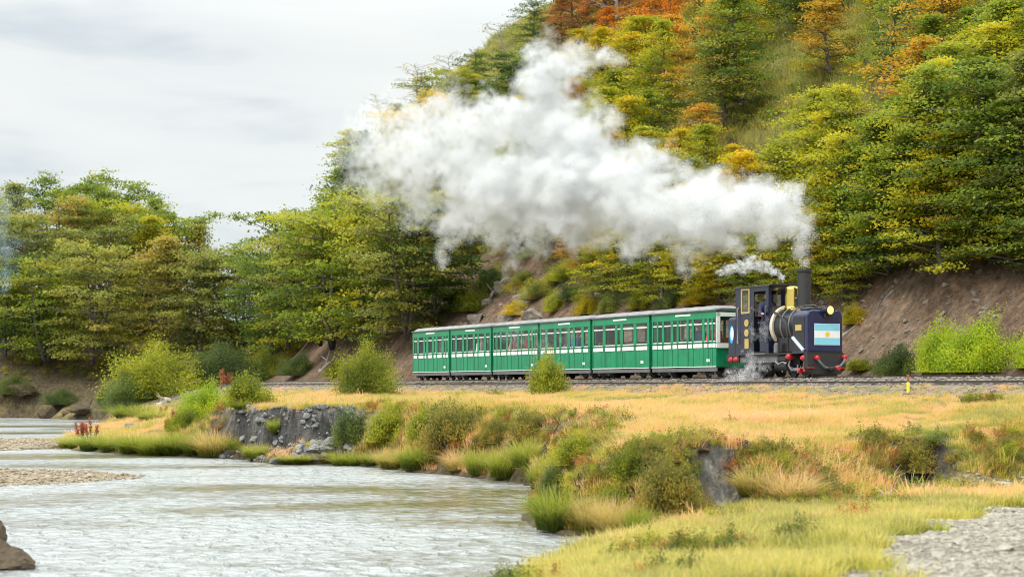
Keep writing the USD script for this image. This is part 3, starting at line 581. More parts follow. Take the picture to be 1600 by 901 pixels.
L('steam_dome', lathe([(0.275, 0.0), (0.235, 0.05), (0.215, 0.10), (0.208, 0.56), (0.200, 0.60), (0.170, 0.64), (0.10, 0.66), (0.0001, 0.665)], 32, 'z', (-1.46, 0, 1.86)), 'brass', 40)
sv = L('safety_valve', lathe([(0.07, 0), (0.05, 0.05), (0.05, 0.20), (0.07, 0.22), (0.07, 0.26), (0.03, 0.30), (0.03, 0.36), (0.0001, 0.37)], 14, 'z', (-1.18, -0.05, 1.90)), 'black_paint', 30)
obj('valve_lever', cbox(-1.26, -1.08, -0.075, -0.025, 2.20, 2.235, 0.008), 'iron_dark', sv)
# cab
def wall_with_holes(x0, x1, z0, z1, holes, y0, y1):
    """Plate in the xz plane between y0 and y1 with rectangular openings (x0, x1, z0, z1)."""
    pg = Polygon([(x0, z0), (x1, z0), (x1, z1), (x0, z1)])
    for h in holes: pg = pg.difference(shapely.box(h[0], h[2], h[1], h[3]))
    m = MB()
    for g in getattr(pg, 'geoms', [pg]):
        e = trimesh.creation.extrude_polygon(g, abs(y1 - y0), engine='earcut'); v = e.vertices
        m.add(np.c_[v[:, 0], min(y0, y1) + v[:, 2], v[:, 1]], e.faces[:, ::-1])
    return m.get()
for sd_, y0, y1 in ((-1, -0.60, -0.575), (1, 0.575, 0.60)):
    L('cab_side', wall_with_holes(-3.36, -1.76, 0.65, 2.54, [(-3.04, -2.70, 1.84, 2.47), (-2.46, -1.90, 0.66, 2.40)], y0, y1), 'navy_dark')
def turn(m, x):  # a plate made in the xz plane put across the engine at x
    v, f = m; return np.c_[x + v[:, 1], v[:, 0], v[:, 2]], f[:, ::-1]
L('cab_front', turn(wall_with_holes(-0.575, 0.575, 0.65, 2.54, [(-0.50, -0.16, 1.98, 2.40), (0.16, 0.50, 1.98, 2.40)], 0, 0.03), -1.79), 'navy_dark')
L('cab_back', turn(wall_with_holes(-0.575, 0.575, 0.65, 2.54, [(-0.45, 0.45, 1.75, 2.40)], 0, 0.03), -3.36), 'navy_dark')
rp = [(-0.66, 2.54)] + [(0.66 * math.sin(a), 2.54 + 0.085 * math.cos(a * 1.3)) for a in np.linspace(-1.15, 1.15, 9)] + [(0.66, 2.54)]
L('cab_roof', extrude_x([(-0.66, 2.535), (0.66, 2.535), (0.62, 2.565), (0.3, 2.595), (-0.3, 2.595), (-0.62, 2.565)], -3.42, -1.68, 0.008), 'black_paint')
L('cab_floor', cbox(-3.36, -1.76, -0.57, 0.57, 0.652, 0.70), 'iron_dark')
for y in (-0.602, 0.602):
    wf = L('window_frame', wall_with_holes(-3.08, -2.66, 1.80, 2.51, [(-3.03, -2.71, 1.85, 2.46)], y - 0.012, y + 0.012), 'gold_paint')
    obj('pane', cbox(-3.03, -2.71, y - 0.002, y + 0.002, 1.85, 2.46), 'window_glass', wf)
for x in (-3.20, -2.52, -1.84):
    L('handrail', MB().tube([(x, -0.60, 0.95), (x, -0.65, 0.97), (x, -0.65, 1.95), (x, -0.60, 1.97)], 0.018, 8).get(), 'gold_paint' if x < -3 else 'iron_grey', True)
for z in (1.53, 1.25): L('round_plate', lathe([(0.0001, 0), (0.105, 0), (0.105, 0.012), (0.09, 0.02), (0.0001, 0.02)], 20, 'y', (-2.80, -0.622, z)), 'gold_paint', 30)
L('maker_plate', cbox(-2.90, -2.70, -0.618, -0.603, 0.80, 1.08, 0.005), 'gold_paint')
L('door_sill', cbox(-2.46, -1.90, -0.64, -0.56, 0.62, 0.66, 0.01), 'iron_grey')
L('half_door', cbox(-2.20, -1.92, -0.585, -0.565, 0.70, 1.55, 0.005), 'navy_dark')
L('cab_step', cbox(-2.40, -2.0, -0.70, -0.55, 0.28, 0.31, 0.006), 'iron_grey')
# rear bunker
L('rear_tank', extrude_x(rounded_profile(0.60, 0.655, 1.72, 0.10), -3.74, -3.38, 0.02), 'navy_dark', 35)
L('rear_beam', cbox(-3.82, -3.20, -0.62, 0.62, 0.42, 0.64, 0.02), 'iron_dark')
em = L('emblem', disc(0.30, 0.30, 0.012, 'y', (0, 0, 0), 28), 'emblem_blue', label='blue and white oval emblem')
em.AddTranslateOp().Set((-3.55, -0.612, 1.22)); em.AddScaleOp().Set((0.34, 1, 0.85))
e2 = obj('emblem_disc', disc(0.22, 0.22, 0.006, 'y', (0.10, -0.007, 0.03), 24), 'flag_white', em)
L('tank_cap', lathe([(0.10, 0), (0.10, 0.06), (0.06, 0.10), (0.0001, 0.10)], 14, 'z', (-3.56, -0.35, 1.71)), 'black_paint', 30)
for k in range(5):
    x = -3.70 + 0.07 * k
    L('rail_post', MB().tube([(x, 0.2, 1.70), (x, 0.2, 1.90)], 0.012, 6).get(), 'iron_dark')
tx = track(-2.14, -0.36, 0.70)
person('engine driver in dark navy overalls standing in the cab doorway', tx, RZ - 12, 'cloth_navy', True)

# ------------------------------------------------------------------ carriages
PB = [(.025, .19), (.24, .41), (.455, .505), (.55, .735), (.785, .965)]
PA = [(.02, .08), (.105, .165), (.20, .305), (.345, .40), (.43, .555), (.585, .635), (.665, .79), (.825, .865), (.895, .93), (.95, .985)]
PC = [(.03, .11), (.16, .29), (.34, .40), (.44, .56), (.61, .67), (.71, .83), (.88, .96)]
PD = [(.04, .12), (.18, .30), (.35, .38), (.44, .54), (.60, .64), (.69, .80), (.86, .90), (.93, .97)]
def carriage(x_front, pattern, label, front_end=False, seed=0, roofed=True):
    r = np.random.default_rng(seed)
    Lh = 1.79
    t = thing('passenger_carriage', label, 'carriage', track(x_front - Lh), RZ, 'green passenger carriages')
    def P(name, mesh, m, smooth=False, parent=None, label=None): return obj(name, mesh, m, parent or t, smooth, label)
    h = 0.58
    P('floor', cbox(-Lh, Lh, -h + .03, h - .03, 0.28, 0.32), 'iron_dark')
    P('sole_bar', cbox(-Lh, Lh, -h + .01, -h + .06, 0.17, 0.285, 0.008), 'iron_grey')
    P('sole_bar', cbox(-Lh, Lh, h - .06, h - .01, 0.17, 0.285, 0.008), 'iron_grey')
    for x in (-1.5, -0.8, 0.0, 0.8, 1.5): P('cross_member', cbox(x - .03, x + .03, -h + .06, h - .06, 0.19, 0.27), 'iron_dark')
    for bx in (-1.25, 1.25):
        bg = P('bogie', cbox(bx - .48, bx + .48, -0.44, -0.38, 0.10, 0.19, 0.01), 'iron_dark')
        obj('bogie_frame', cbox(bx - .48, bx + .48, 0.38, 0.44, 0.10, 0.19, 0.01), 'iron_dark', bg)
        obj('bolster', cbox(bx - .08, bx + .08, -0.44, 0.44, 0.08, 0.20, 0.01), 'iron_dark', bg)
        for wx in (bx - .30, bx + .30):
            for y in (-0.27, 0.27):
                obj('wheel', lathe([(0.0001, -.02), (.10, -.02), (.12, -.035), (.14, -.035), (.14, .04), (.12, .04), (.05, .03), (0.0001, .03)], 20, 'y', (wx, y, 0.135)), 'iron_dark', bg, 30)
            obj('axle_box', cbox(wx - .05, wx + .05, -0.47, -0.40, 0.08, 0.18, 0.01), 'iron_grey', bg)
    n = 12; e = np.linspace(-Lh, Lh, n + 1)
    for k in range(n):
        P('plank', cbox(e[k] + .004, e[k + 1] - .004, -h, -h + .02 + r.uniform(0, .003), 0.30, 0.86, 0.003), 'green_paint')
    P('side_panel', cbox(-Lh, Lh, h - .02, h, 0.30, 1.0), 'green_paint')
    P('bottom_trim', cbox(-Lh, Lh, -h - .012, -h + .0, 0.305, 0.325), 'white_paint')
    P('side_rail', cbox(-Lh, Lh, -h + .001, -h + .026, 0.865, 1.00), 'green_paint')
    P('window_sill', cbox(-Lh, Lh, -h - .018, -h + .03, 1.02, 1.05, 0.006), 'green_paint')
    P('window_sill', cbox(-Lh, Lh, h - .03, h + .018, 1.02, 1.05, 0.006), 'green_paint')
    P('fascia', cbox(-Lh, Lh, -h - .006, -h + .02, 1.73, 1.95), 'green_paint')
    P('fascia', cbox(-Lh, Lh, h - .02, h + .006, 1.73, 1.95), 'green_paint')
    P('name_board', cbox(-.42, .42, -h - .018, -h - .007, 1.845, 1.895, 0.003), 'white_paint')
    edges = [0.0] + [v for w in pattern for v in w] + [1.0]
    X = lambda f: -Lh + 2 * Lh * f      # the pattern runs from the rear of the train to its front
    for side in (-1, 1):
        for k in range(0, len(edges), 2):
            a, b = X(edges[k]), X(edges[k + 1])
            P('post', cbox(a, b, side * h, side * (h - .03), 1.052, 1.728), 'green_paint')
        for (fa, fb_) in pattern:
            a, b = X(fa), X(fb_)
            if side < 0:
                P('letter_panel', cbox(a - .015, b + .015, -h - .010, -h + .0005, 0.875, 0.995, 0.003), 'white_paint')
                P('beading', cbox(a - .035, a - .022, -h - .008, -h - .0005, 0.33, 0.86), 'green_dark')
            wf = P('window_frame', cbox(a, b, side * (h - .004), side * (h - .022), 1.565, 1.60), 'white_paint')
            obj('pane', cbox(a, b, side * (h - .011), side * (h - .014), 1.60, 1.728), 'window_glass', wf)
            obj('lower_pane', cbox(a, b, side * (h - .017), side * (h - .020), 1.052, 1.565), 'window_glass', wf)
            obj('sill_strip', cbox(a, b, side * (h - .002), side * (h - .028), 1.052, 1.075), 'white_paint', wf)
    # ends
    for sx in (-1, 1):
        xe = sx * Lh
        fr = front_end and sx > 0
        P('end_panel', cbox(xe - sx * .02, xe, -h + .02, h - .02, 0.30, 1.0), 'green_paint')
        for y in (-h + .05, 0, h - .05): P('end_post', cbox(xe - sx * .02, xe, y - .035, y + .035, 1.0, 1.93), 'green_paint')
        P('end_header', cbox(xe - sx * .02, xe, -h + .02, h - .02, 1.80, 1.95), 'green_paint')
        if fr:
            for y in (-h + .06, h - .06): P('white_frame', cbox(xe + .001, xe + .03, y - .06, y + .06, 1.02, 1.90, 0.004), 'white_paint')
            P('white_frame', cbox(xe + .001, xe + .03, -h, h, 1.78, 1.90, 0.004), 'white_paint'); P('white_frame', cbox(xe + .001, xe + .03, -h, h, 0.86, 1.0, 0.004), 'white_paint')
    P('number_label', cbox(1.28, 1.44, -h - .004, -h + .001, 0.46, 0.54), 'white_paint')
    # roof: low dark eaves with a raised grey deck that has sloping ends
    ev = [(-.63, 1.95), (.63, 1.95), (.63, 1.985), (.40, 2.03), (-.40, 2.03), (-.63, 1.985)]
    P('roof', extrude_x(ev, -Lh - .03, Lh + .03, 0.006), 'roof_dark', False)
    dk = [(-.58, 1.99), (.58, 1.99), (.52, 2.085), (.24, 2.125), (-.24, 2.125), (-.52, 2.085)]
    xa, xb = (-Lh + .10, Lh + .02) if roofed else (-Lh - .02, Lh - .28)
    lowp = [(x, y, z) for x in (xa, xb) for (y, z) in dk[:2]]; hip = [(x, y, z) for x in (xa + .24, xb - .12) for (y, z) in dk[2:]]
    P('roof_deck', trimesh.convex.convex_hull(np.array(lowp + hip)), 'roof_grey')
    for k in range(1, 5):
        x = xa + (xb - xa) * k / 5
        P('roof_seam', trimesh.convex.convex_hull(np.array([(x + dx, y * 1.004, z + .008) for dx in (-.012, .012) for (y, z) in dk[1:] + dk[:1]])), 'roof_grey')
    # seats facing both ways
    for k, x in enumerate((-1.3, -0.45, 0.45, 1.3)):
        f = 1 if k % 2 == 0 else -1
        P('bench', cbox(x - .2, x + .2, -.5, .5, 0.66, 0.74, 0.02), 'seat_brown'); P('bench_back', cbox(x - f * .22 - .03, x - f * .22 + .03, -.5, .5, 0.66, 1.18, 0.02), 'seat_brown')
    P('gangway', cbox(-Lh - .10, -Lh - .002, -0.42, 0.42, 0.34, 1.90), 'iron_dark')
    P('coupler', cbox(-Lh - .20, -Lh, -.06, .06, 0.17, 0.27), 'iron_dark')
    return x_front - Lh
cars = [(-4.38, PA, 'green carriage coupled right behind the engine with a white framed open front end', True),
        (-8.12, PB, 'green carriage with four large clear windows, second behind the engine', False),
        (-11.86, PC, 'green carriage seen just above and right of the olive bush, third behind the engine', False),
        (-15.60, PA, 'green carriage veiled by thin steam left of the olive bush, fourth behind the engine', False),
        (-19.34, PC, 'green carriage with grey roof break, second from the end of the train', False),
        (-23.08, PD, 'last green carriage at the tail of the train beside the trees', False)]
riders = [(0, 0.48, -.30, 'cloth_pink', 'passenger in pink by the middle window of the first carriage'), (0, 0.05, -.30, 'cloth_blue', 'passenger in dark blue near the rear of the first carriage'),
          (0, 1.26, -.30, 'cloth_red', 'passenger in red near the front of the first carriage'), (2, 0.5, -.3, 'cloth_blue', 'passenger in dark blue inside the third carriage'),
          (3, -.42, -.3, 'cloth_pink', 'passenger in pink inside the fourth carriage, behind thin steam'), (3, 0.46, -.3, 'cloth_red', 'passenger in red inside the fourth carriage, behind thin steam'),
          (4, 0.48, -.3, 'cloth_pale', 'passenger in a pale top inside the fifth carriage'), (5, 0.46, -.3, 'cloth_pale', 'passenger in a pale top inside the last carriage')]
mids = [carriage(x, p, lab, fr, 50 + i, i % 2 == 1) for i, (x, p, lab, fr) in enumerate(cars)]
for (c, dx, y, cl, lab) in riders:
    k = min((-1.3, -0.45, 0.45, 1.3), key=lambda v: abs(v - dx)); f = 0 if k in (-1.3, 0.45) else 180
    person(lab, track(mids[c] + k, y, 0.74), RZ + f, cl, False, 'passengers in the carriages')
# ------------------------------------------------------------------ trees and bushes
UsdGeom.Scope.Define(stage, '/World/kinds').GetPrim().SetSpecifier(Sdf.SpecifierClass)
def leaves(cent, nrm, size, r, aspect=1.7):
    """Small diamond leaves at the points cent, facing about along nrm."""
    n = len(cent)
    a = r.normal(size=(n, 3)); a -= (a * nrm).sum(1, keepdims=True) * nrm; a /= np.linalg.norm(a, axis=1, keepdims=True) + 1e-9
    b = np.cross(nrm, a); s = np.broadcast_to(np.asarray(size), (n,))[:, None] * r.uniform(.65, 1.35, (n, 1))
    v = np.stack([cent - a * s, cent + b * s / aspect, cent + a * s, cent - b * s / aspect], 1).reshape(-1, 3)
    k = np.arange(n)[:, None] * 4
    return v, np.vstack([k + [0, 1, 2], k + [0, 2, 3]])
def unit(v): return v / (np.linalg.norm(v, axis=-1, keepdims=True) + 1e-9)

def make_tree(shape, seed, nleaf=5200):
    """A tree one unit... ten metres tall: trunk mesh, crown mesh, crown tint."""
    r = np.random.default_rng(seed); Ht = 10.0
    wood = MB(); limb = MB()
    lean = r.normal(0, 0.5, 2)
    def trunk(u, off=np.zeros(2)): return np.array([lean[0] * u ** 1.5 + off[0] + .25 * math.sin(u * 5 + seed), lean[1] * u ** 1.5 + off[1] + .2 * math.sin(u * 4 + 2 * seed), u * Ht])
    stems = 1 if shape != 'spreading' else 3
    u0 = {'layered': .10, 'tall': .14, 'spreading': .16, 'ragged': .25, 'bare': .2}[shape]
    stem_fn = []
    for sidx in range(stems):
        if stems == 1: fn = trunk
        else:
            a = sidx * 2.1 + r.uniform(0, 1); sp = r.uniform(1.2, 2.2)
            def fn(u, a=a, sp=sp): return trunk(u) + np.array([math.cos(a), math.sin(a), 0]) * sp * max(u - .12, 0) ** .8 * np.array([1, 1, 0])
        top = .97 - .06 * sidx
        us = np.linspace(-0.04, top, 12)
        wood.tube([fn(max(u, -0.04)) for u in us], np.interp(us, [-.04, .05, .5, 1], [.30, .20, .11, .02]) * (1 if sidx == 0 else .7), 7)
        stem_fn.append((fn, top))
    nl = {'layered': 44, 'tall': 46, 'spreading': 54, 'ragged': 36, 'bare': 34}[shape]
    cents, norms, tints, sizes = [], [], [], []
    per = max(nleaf // nl, 20)
    for k in range(nl):
        u = u0 + (1 - u0) * ((k + r.uniform(0, .9)) / nl) ** .9
        fn, top = stem_fn[k % stems]; u = min(u, top)
        if shape == 'layered': R = 3.3 * (1 - u) ** .66 + .42
        elif shape == 'tall': R = 2.5 * (1 - (2 * abs(u - .42)) ** 2 * .7) * (1 if u < .8 else .75)
        elif shape == 'spreading': R = 3.3 * math.sqrt(max(.10, 1 - ((u - .52) / .56) ** 2))
        else: R = 2.6 * math.sqrt(max(.15, 1 - ((u - .62) / .5) ** 2))
        R *= r.uniform(.6, 1.25)
        az = k * 2.399 + r.uniform(-.5, .5); e = r.uniform(.05, .35) + .8 * max(0, u - .55)
        p0 = fn(u); dirh = np.array([math.cos(az), math.sin(az), 0]); lat = np.array([-math.sin(az), math.cos(az), 0])
        fs = np.linspace(0, 1, 6); droop = r.uniform(-.05, .22)
        bend = r.uniform(-.35, .35)
        path = np.array([p0 + dirh * R * f + lat * bend * R * f * f + np.array([0, 0, R * (math.tan(e) * f * .8 - droop * f * f)]) for f in fs])
        limb.tube(path, np.interp(fs, [0, 1], [.075 * (1.1 - u * .6), .012]), 4, False)
        # forking twigs and flat sprays of leaves
        ns = r.integers(6, 10); spray_t = r.normal(0, .14)
        for j in range(ns):
            f = r.uniform(.28, 1.0); side = r.uniform(-1, 1)
            i0 = min(int(f * 5), 4); c = path[i0] + (path[i0 + 1] - path[i0]) * (f * 5 - i0)
            off = lat * side * R * .42 * (1.15 - abs(f - .6)) + np.array([0, 0, r.normal(.05, .10)])
            if shape in ('bare', 'ragged') or j % 3 == 0:
                limb.tube([c, c + off * .6 + [0, 0, .05], c + off + [0, 0, .12]], [.022, .014, .006], 3, False)
            if shape == 'bare' and r.uniform() < .72: continue
            if shape == 'ragged' and r.uniform() < .3: continue
            c = c + off; n = max(int(per / ns * r.uniform(.6, 1.5)), 4)
            rx = r.uniform(.35, .62); q = r.normal(size=(n, 3)) * np.array([rx, rx * .64, .10])
            tilt = dirh * .25 * r.uniform(-.5, 1)
            w = q[:, :1] * dirh + q[:, 1:2] * lat; w[:, 2] += q[:, 2] + (q[:, :1] * -.12).ravel()
            cents.append(c + w); norms.append(unit(np.array([0, 0, 1]) + tilt + r.normal(size=(n, 3)) * .6))
            tints.append(np.full(n, np.clip(.36 + .22 * u + spray_t + r.normal(0, .11), 0, 1)))
    cents, norms, tints = np.vstack(cents), np.vstack(norms), np.concatenate(tints)
    v, f = leaves(cents, norms, .118 if shape == 'spreading' else .10, r, 1.8)
    return (wood.get(), limb.get()), (v, f), np.repeat(tints, 4)

SHAPES = {}
for shp, seeds in (('layered', (1, 2)), ('tall', (4,)), ('spreading', (6, 8)), ('ragged', (9,)), ('bare', (11, 12))):
    for sd_ in seeds: SHAPES[(shp, sd_)] = make_tree(shp, sd_, {'bare': 3500, 'spreading': 11500}.get(shp, 8200))
tree_kinds = {}
def tree_source(shp, sd_, tone):
    key = (shp, sd_, tone)
    if key not in tree_kinds:
        nm = '/World/kinds/' + f'{tone} {shp} tree {sd_}'.replace(' ', '_').replace('-', '_')
        UsdGeom.Xform.Define(stage, nm)
        wood, crown, tint = SHAPES[(shp, sd_)]
        obj('trunk', wood[0], 'bark_pale' if shp == 'bare' else 'bark', nm, True); obj('branches', wood[1], 'bark_pale' if shp == 'bare' else 'bark', nm, True)
        obj('crown', crown, 'leaf_' + tone.replace(' ', '_').replace('-', '_'), nm, False, tint=tint)
        tree_kinds[key] = nm
    return tree_kinds[key]

def make_bush(seed, n=4200, upright=.5, stems=46):
    """A bush one metre in radius: stems mesh, foliage mesh, tint."""
    r = np.random.default_rng(seed); wood = MB(); C_, N_, T_ = [], [], []
    for k in range(stems):
        az = r.uniform(0, 2 * np.pi); el = math.acos(r.uniform(0.02, 1)); L_ = r.uniform(.70, 1.12) * (1 + .18 * math.sin(3 * az + seed))
        dr = np.array([math.sin(el) * math.cos(az), math.sin(el) * math.sin(az), math.cos(el)])
        fs = np.linspace(0, 1, 5); path = np.array([dr * L_ * f * np.array([1, 1, 1]) + np.array([0, 0, .16 * f * (1 - f) * 2]) + r.normal(0, .02, 3) for f in fs])
        path[:, 2] = np.maximum(path[:, 2], .03)
        wood.tube(path, np.linspace(.014, .004, 5), 3, False)
        m = n // stems; f = r.uniform(.35, 1.06, m) ** .75
        base = np.stack([np.interp(f, fs, path[:, c]) for c in range(3)], 1)
        sp = r.normal(size=(m, 3)) * (.05 + .08 * f[:, None])
        C_.append(base + sp); N_.append(unit(r.normal(size=(m, 3)) + dr * .5 + np.array([0, 0, .6])))
        T_.append(np.clip(np.full(m, .45 + r.normal(0, .17)) + r.normal(0, .08, m), 0, 1))
    c = np.vstack(C_); c[:, 2] = np.maximum(c[:, 2], .015)
    v, f = leaves(c, np.vstack(N_), (.024 if n > 20000 else .036) if n > 1000 else .06, r, 2.3)
    return wood.get(), (v, f), np.repeat(np.concatenate(T_), 4)
BUSH = [make_bush(20 + k, 15000, .5, 70) for k in range(4)] + [make_bush(30, 34000, .5, 110)]
bush_kinds = {}
def bush_source(k, m):
    if (k, m) not in bush_kinds:
        nm = f'/World/kinds/{m}_{k}'; UsdGeom.Xform.Define(stage, nm)
        obj('stems', BUSH[k][0], 'bark_pale', nm, True); obj('foliage', BUSH[k][1], m, nm, False, tint=BUSH[k][2]); bush_kinds[(k, m)] = nm
    return bush_kinds[(k, m)]

def blades(n, r, rad, hmin, hmax, width, spread, segs=2):
    """Grass blades growing from a disc of radius rad; tint is 0 at the root and 1 at the tip."""
    az = r.uniform(0, 2 * np.pi, n); rr = rad * np.sqrt(r.uniform(0, 1, n)); base = np.stack([rr * np.cos(az), rr * np.sin(az), np.zeros(n)], 1)
    out = az + r.normal(0, .9, n); dirn = np.stack([np.cos(out), np.sin(out), np.zeros(n)], 1); h = r.uniform(hmin, hmax, n)[:, None]
    ln = (r.uniform(.1, 1, n) * spread)[:, None]; lat = np.stack([-np.sin(out + r.normal(0, .6, n)), np.cos(out), np.zeros(n)], 1)
    rows, tt = [], []
    for k in range(segs + 1):
        f = k / segs; c = base + dirn * h * ln * f ** 1.8 + np.array([0, 0, 1]) * h * (f - .28 * ln * f ** 2)
        w = width * (1 - f) ** .6 * .5 + 0.0006
        rows += [c - lat * w, c + lat * w]; tt += [np.full(n, f)] * 2
    v = np.stack(rows, 1).reshape(-1, 3); t = np.stack(tt, 1).reshape(-1); m = 2 * (segs + 1); k = np.arange(n)[:, None] * m; f = []
    for s in range(segs): f += [k + [2 * s, 2 * s + 1, 2 * s + 3], k + [2 * s, 2 * s + 3, 2 * s + 2]]
    return (v, np.vstack(f)), t
TUSS = [blades(1100, np.random.default_rng(60 + k), .55, .35, 1.0, .022, 1.9, 3) for k in range(3)]
tuss_kinds = {}
def tuss_source(k, m):
    if (k, m) not in tuss_kinds:
        nm = f'/World/kinds/tussock_{m}_{k}'; UsdGeom.Xform.Define(stage, nm)
        obj('blades', TUSS[k][0], m, nm, False, tint=np.clip(TUSS[k][1] * .75 + .1, 0, 1)); tuss_kinds[(k, m)] = nm
    return tuss_kinds[(k, m)]

# -- trees: where they stand (picture column, row of the foot), height in metres, colour, habit
R2 = np.random.default_rng(101)
plan = []
def want(px, py, h, tone, shp): plan.append((px, py, h, tone, shp))
def choose(opts): return opts[R2.integers(len(opts))]
bare_zone = [Polygon([(1140, 300), (1160, 110), (1285, 50), (1360, 100), (1330, 200), (1300, 300)]), Polygon([(1345, 300), (1360, 180), (1440, 180), (1440, 300)]), Polygon([(1320, 700), (1320, 475), (1480, 455), (1700, 470), (1700, 700)]), Polygon([(690, 600), (700, 440), (800, 415), (900, 430), (930, 600)]), Polygon([(1060, 215), (1070, 175), (1140, 180), (1130, 215)])]
def hill_tone(px, py):
    u = R2.uniform()
    if 1000 < px < 1080 and py < 120: return 'orange'
    if px < 1000 and py < 130: return choose(['rust', 'orange', 'olive'])
    if px < 1060 and py < 300: return choose(['golden', 'yellow-green', 'green', 'amber'])
    if py < 170: return choose(['golden', 'green', 'yellow-green', 'green', 'olive', 'yellow-green'])
    if px < 1180: return choose(['golden', 'yellow-green', 'amber', 'yellow-green', 'olive'])
    return choose(['yellow-green', 'green', 'yellow-green', 'golden', 'yellow-green', 'yellow-green', 'amber', 'green'])
row = 0
for py in (45, 95, 140, 190, 240, 290, 335, 380, 425, 462):
    step = 60 if py < 250 else 76
    for px in np.arange(905 - (row % 2) * step / 2, 1660, step):
        x = px + R2.uniform(-17, 17); y = py + R2.uniform(-17, 17)
        if any(b.contains(shapely.Point(x, y)) for b in bare_zone): continue
        if R2.uniform() < (.22 if py < 330 else .08): continue
        if 1110 < x < 1370 and 280 < y < 370:
            want(x, y, R2.uniform(2.8, 3.5), hill_tone(x, y), 'layered'); continue
        want(x, y, (R2.uniform(3.9, 5.8) if py > 230 else R2.uniform(3.6, 5.6)), hill_tone(x, y), choose(['layered', 'layered', 'tall']))
    row += 1
for py in (210, 260, 310, 355, 400, 450, 505, 552, 578):
    x0 = 560 - (py - 210) * .28
    for px in np.arange(max(x0, 452) + (row % 2) * 26, 905, 58):
        x = px + R2.uniform(-15, 15); y = py + R2.uniform(-12, 12)
        if any(b.contains(shapely.Point(x, y)) for b in bare_zone) or (py > 500 and px > 640) or R2.uniform() < .1: continue
        h = (R2.uniform(6.0, 8.4) if py > 330 else R2.uniform(4.2, 5.6)) if px < 680 else R2.uniform(3.8, 5.2)
        want(x, y, h, choose(['green', 'green', 'yellow-green', 'dark green', 'golden', 'olive'] if px < 700 else ['olive', 'green', 'yellow-green', 'dark green']), choose(['spreading', 'tall', 'layered']))
    row += 1
for (px, py, h, tone, shp) in [(596, 245, 4.6, 'olive', 'bare'), (655, 205, 4.6, 'olive', 'bare'), (708, 190, 4.8, 'olive', 'bare'), (745, 180, 4.5, 'dark green', 'ragged'), (790, 150, 5, 'olive', 'bare'), (838, 112, 5, 'dark green', 'ragged'), (900, 105, 8, 'rust', 'ragged'), (940, 95, 9, 'rust', 'ragged'), (965, 100, 9, 'olive', 'bare'), (1045, 110, 7.5, 'orange', 'layered'), (1010, 95, 7, 'orange', 'layered'), (1088, 95, 6, 'amber', 'layered'),
     (1150, 200, 7, 'green', 'tall'), (1240, 60, 8, 'dark green', 'layered'), (1290, 45, 8, 'green', 'layered'), (1290, 140, 4.6, 'amber', 'layered'), (1040, 215, 6, 'yellow-green', 'tall'), (985, 205, 5.5, 'golden', 'layered'),
     (1010, 470, 4.6, 'golden', 'layered'), (960, 470, 3.8, 'yellow-green', 'layered'), (1300, 470, 3.6, 'golden', 'layered'), (1365, 445, 5.6, 'green', 'tall'), (1290, 430, 5.8, 'yellow-green', 'layered'), (1450, 425, 6.4, 'green', 'layered'), (1530, 440, 6.6, 'green', 'layered'), (1600, 430, 6.6, 'olive', 'tall'),
     (470, 560, 9, 'green', 'spreading'), (520, 578, 9.5, 'green', 'spreading'), (570, 575, 9, 'yellow-green', 'tall'), (545, 480, 9.5, 'dark green', 'tall'), (630, 560, 8, 'olive', 'spreading'), (675, 520, 6.5, 'dark green', 'spreading')]:
    want(px, py, h, tone, shp)
# the wood on the far bank
for (px, py, h, tone, shp) in [(10, 588, 8.0, 'green', 'spreading'), (75, 590, 8.0, 'green', 'spreading'), (140, 602, 9.6, 'olive', 'spreading'), (262, 585, 9.5, 'dull amber', 'tall'), (318, 588, 8.6, 'olive', 'spreading'), (372, 588, 8.6, 'olive', 'spreading'), (425, 585, 8.4, 'green', 'spreading'),
     (40, 540, 9.4, 'olive', 'spreading'), (175, 530, 9, 'olive', 'spreading'), (235, 535, 9.5, 'yellow-green', 'tall'), (400, 565, 8.0, 'olive', 'ragged'), (440, 565, 8, 'green', 'spreading'),
     (-15, 510, 9.5, 'olive', 'spreading'), (25, 480, 10, 'olive', 'tall'), (80, 470, 10, 'green', 'spreading'), (140, 462, 10.5, 'green', 'spreading'), (195, 470, 10, 'green', 'spreading'), (245, 485, 9.5, 'green', 'tall'), (150, 500, 9.5, 'green', 'spreading'), (100, 500, 9, 'dull amber', 'spreading'), (205, 510, 9.5, 'yellow-green', 'spreading'), (255, 520, 9.5, 'green', 'spreading'), (315, 530, 9, 'olive', 'tall')]:
    want(px, py, h, tone, shp)
for px in np.arange(915, 1345, 40):
    want(px + R2.uniform(-12, 12), R2.uniform(468, 492), R2.uniform(2.2, 3.6), choose(['golden', 'yellow-green', 'olive', 'yellow-green', 'green']), 'layered')
for px in np.arange(1345, 1650, 74):
    want(px + R2.uniform(-14, 14), R2.uniform(432, 462), R2.uniform(3.4, 5.0), choose(['yellow-green', 'green', 'golden', 'yellow-green']), 'layered')
spots = picks(plan)
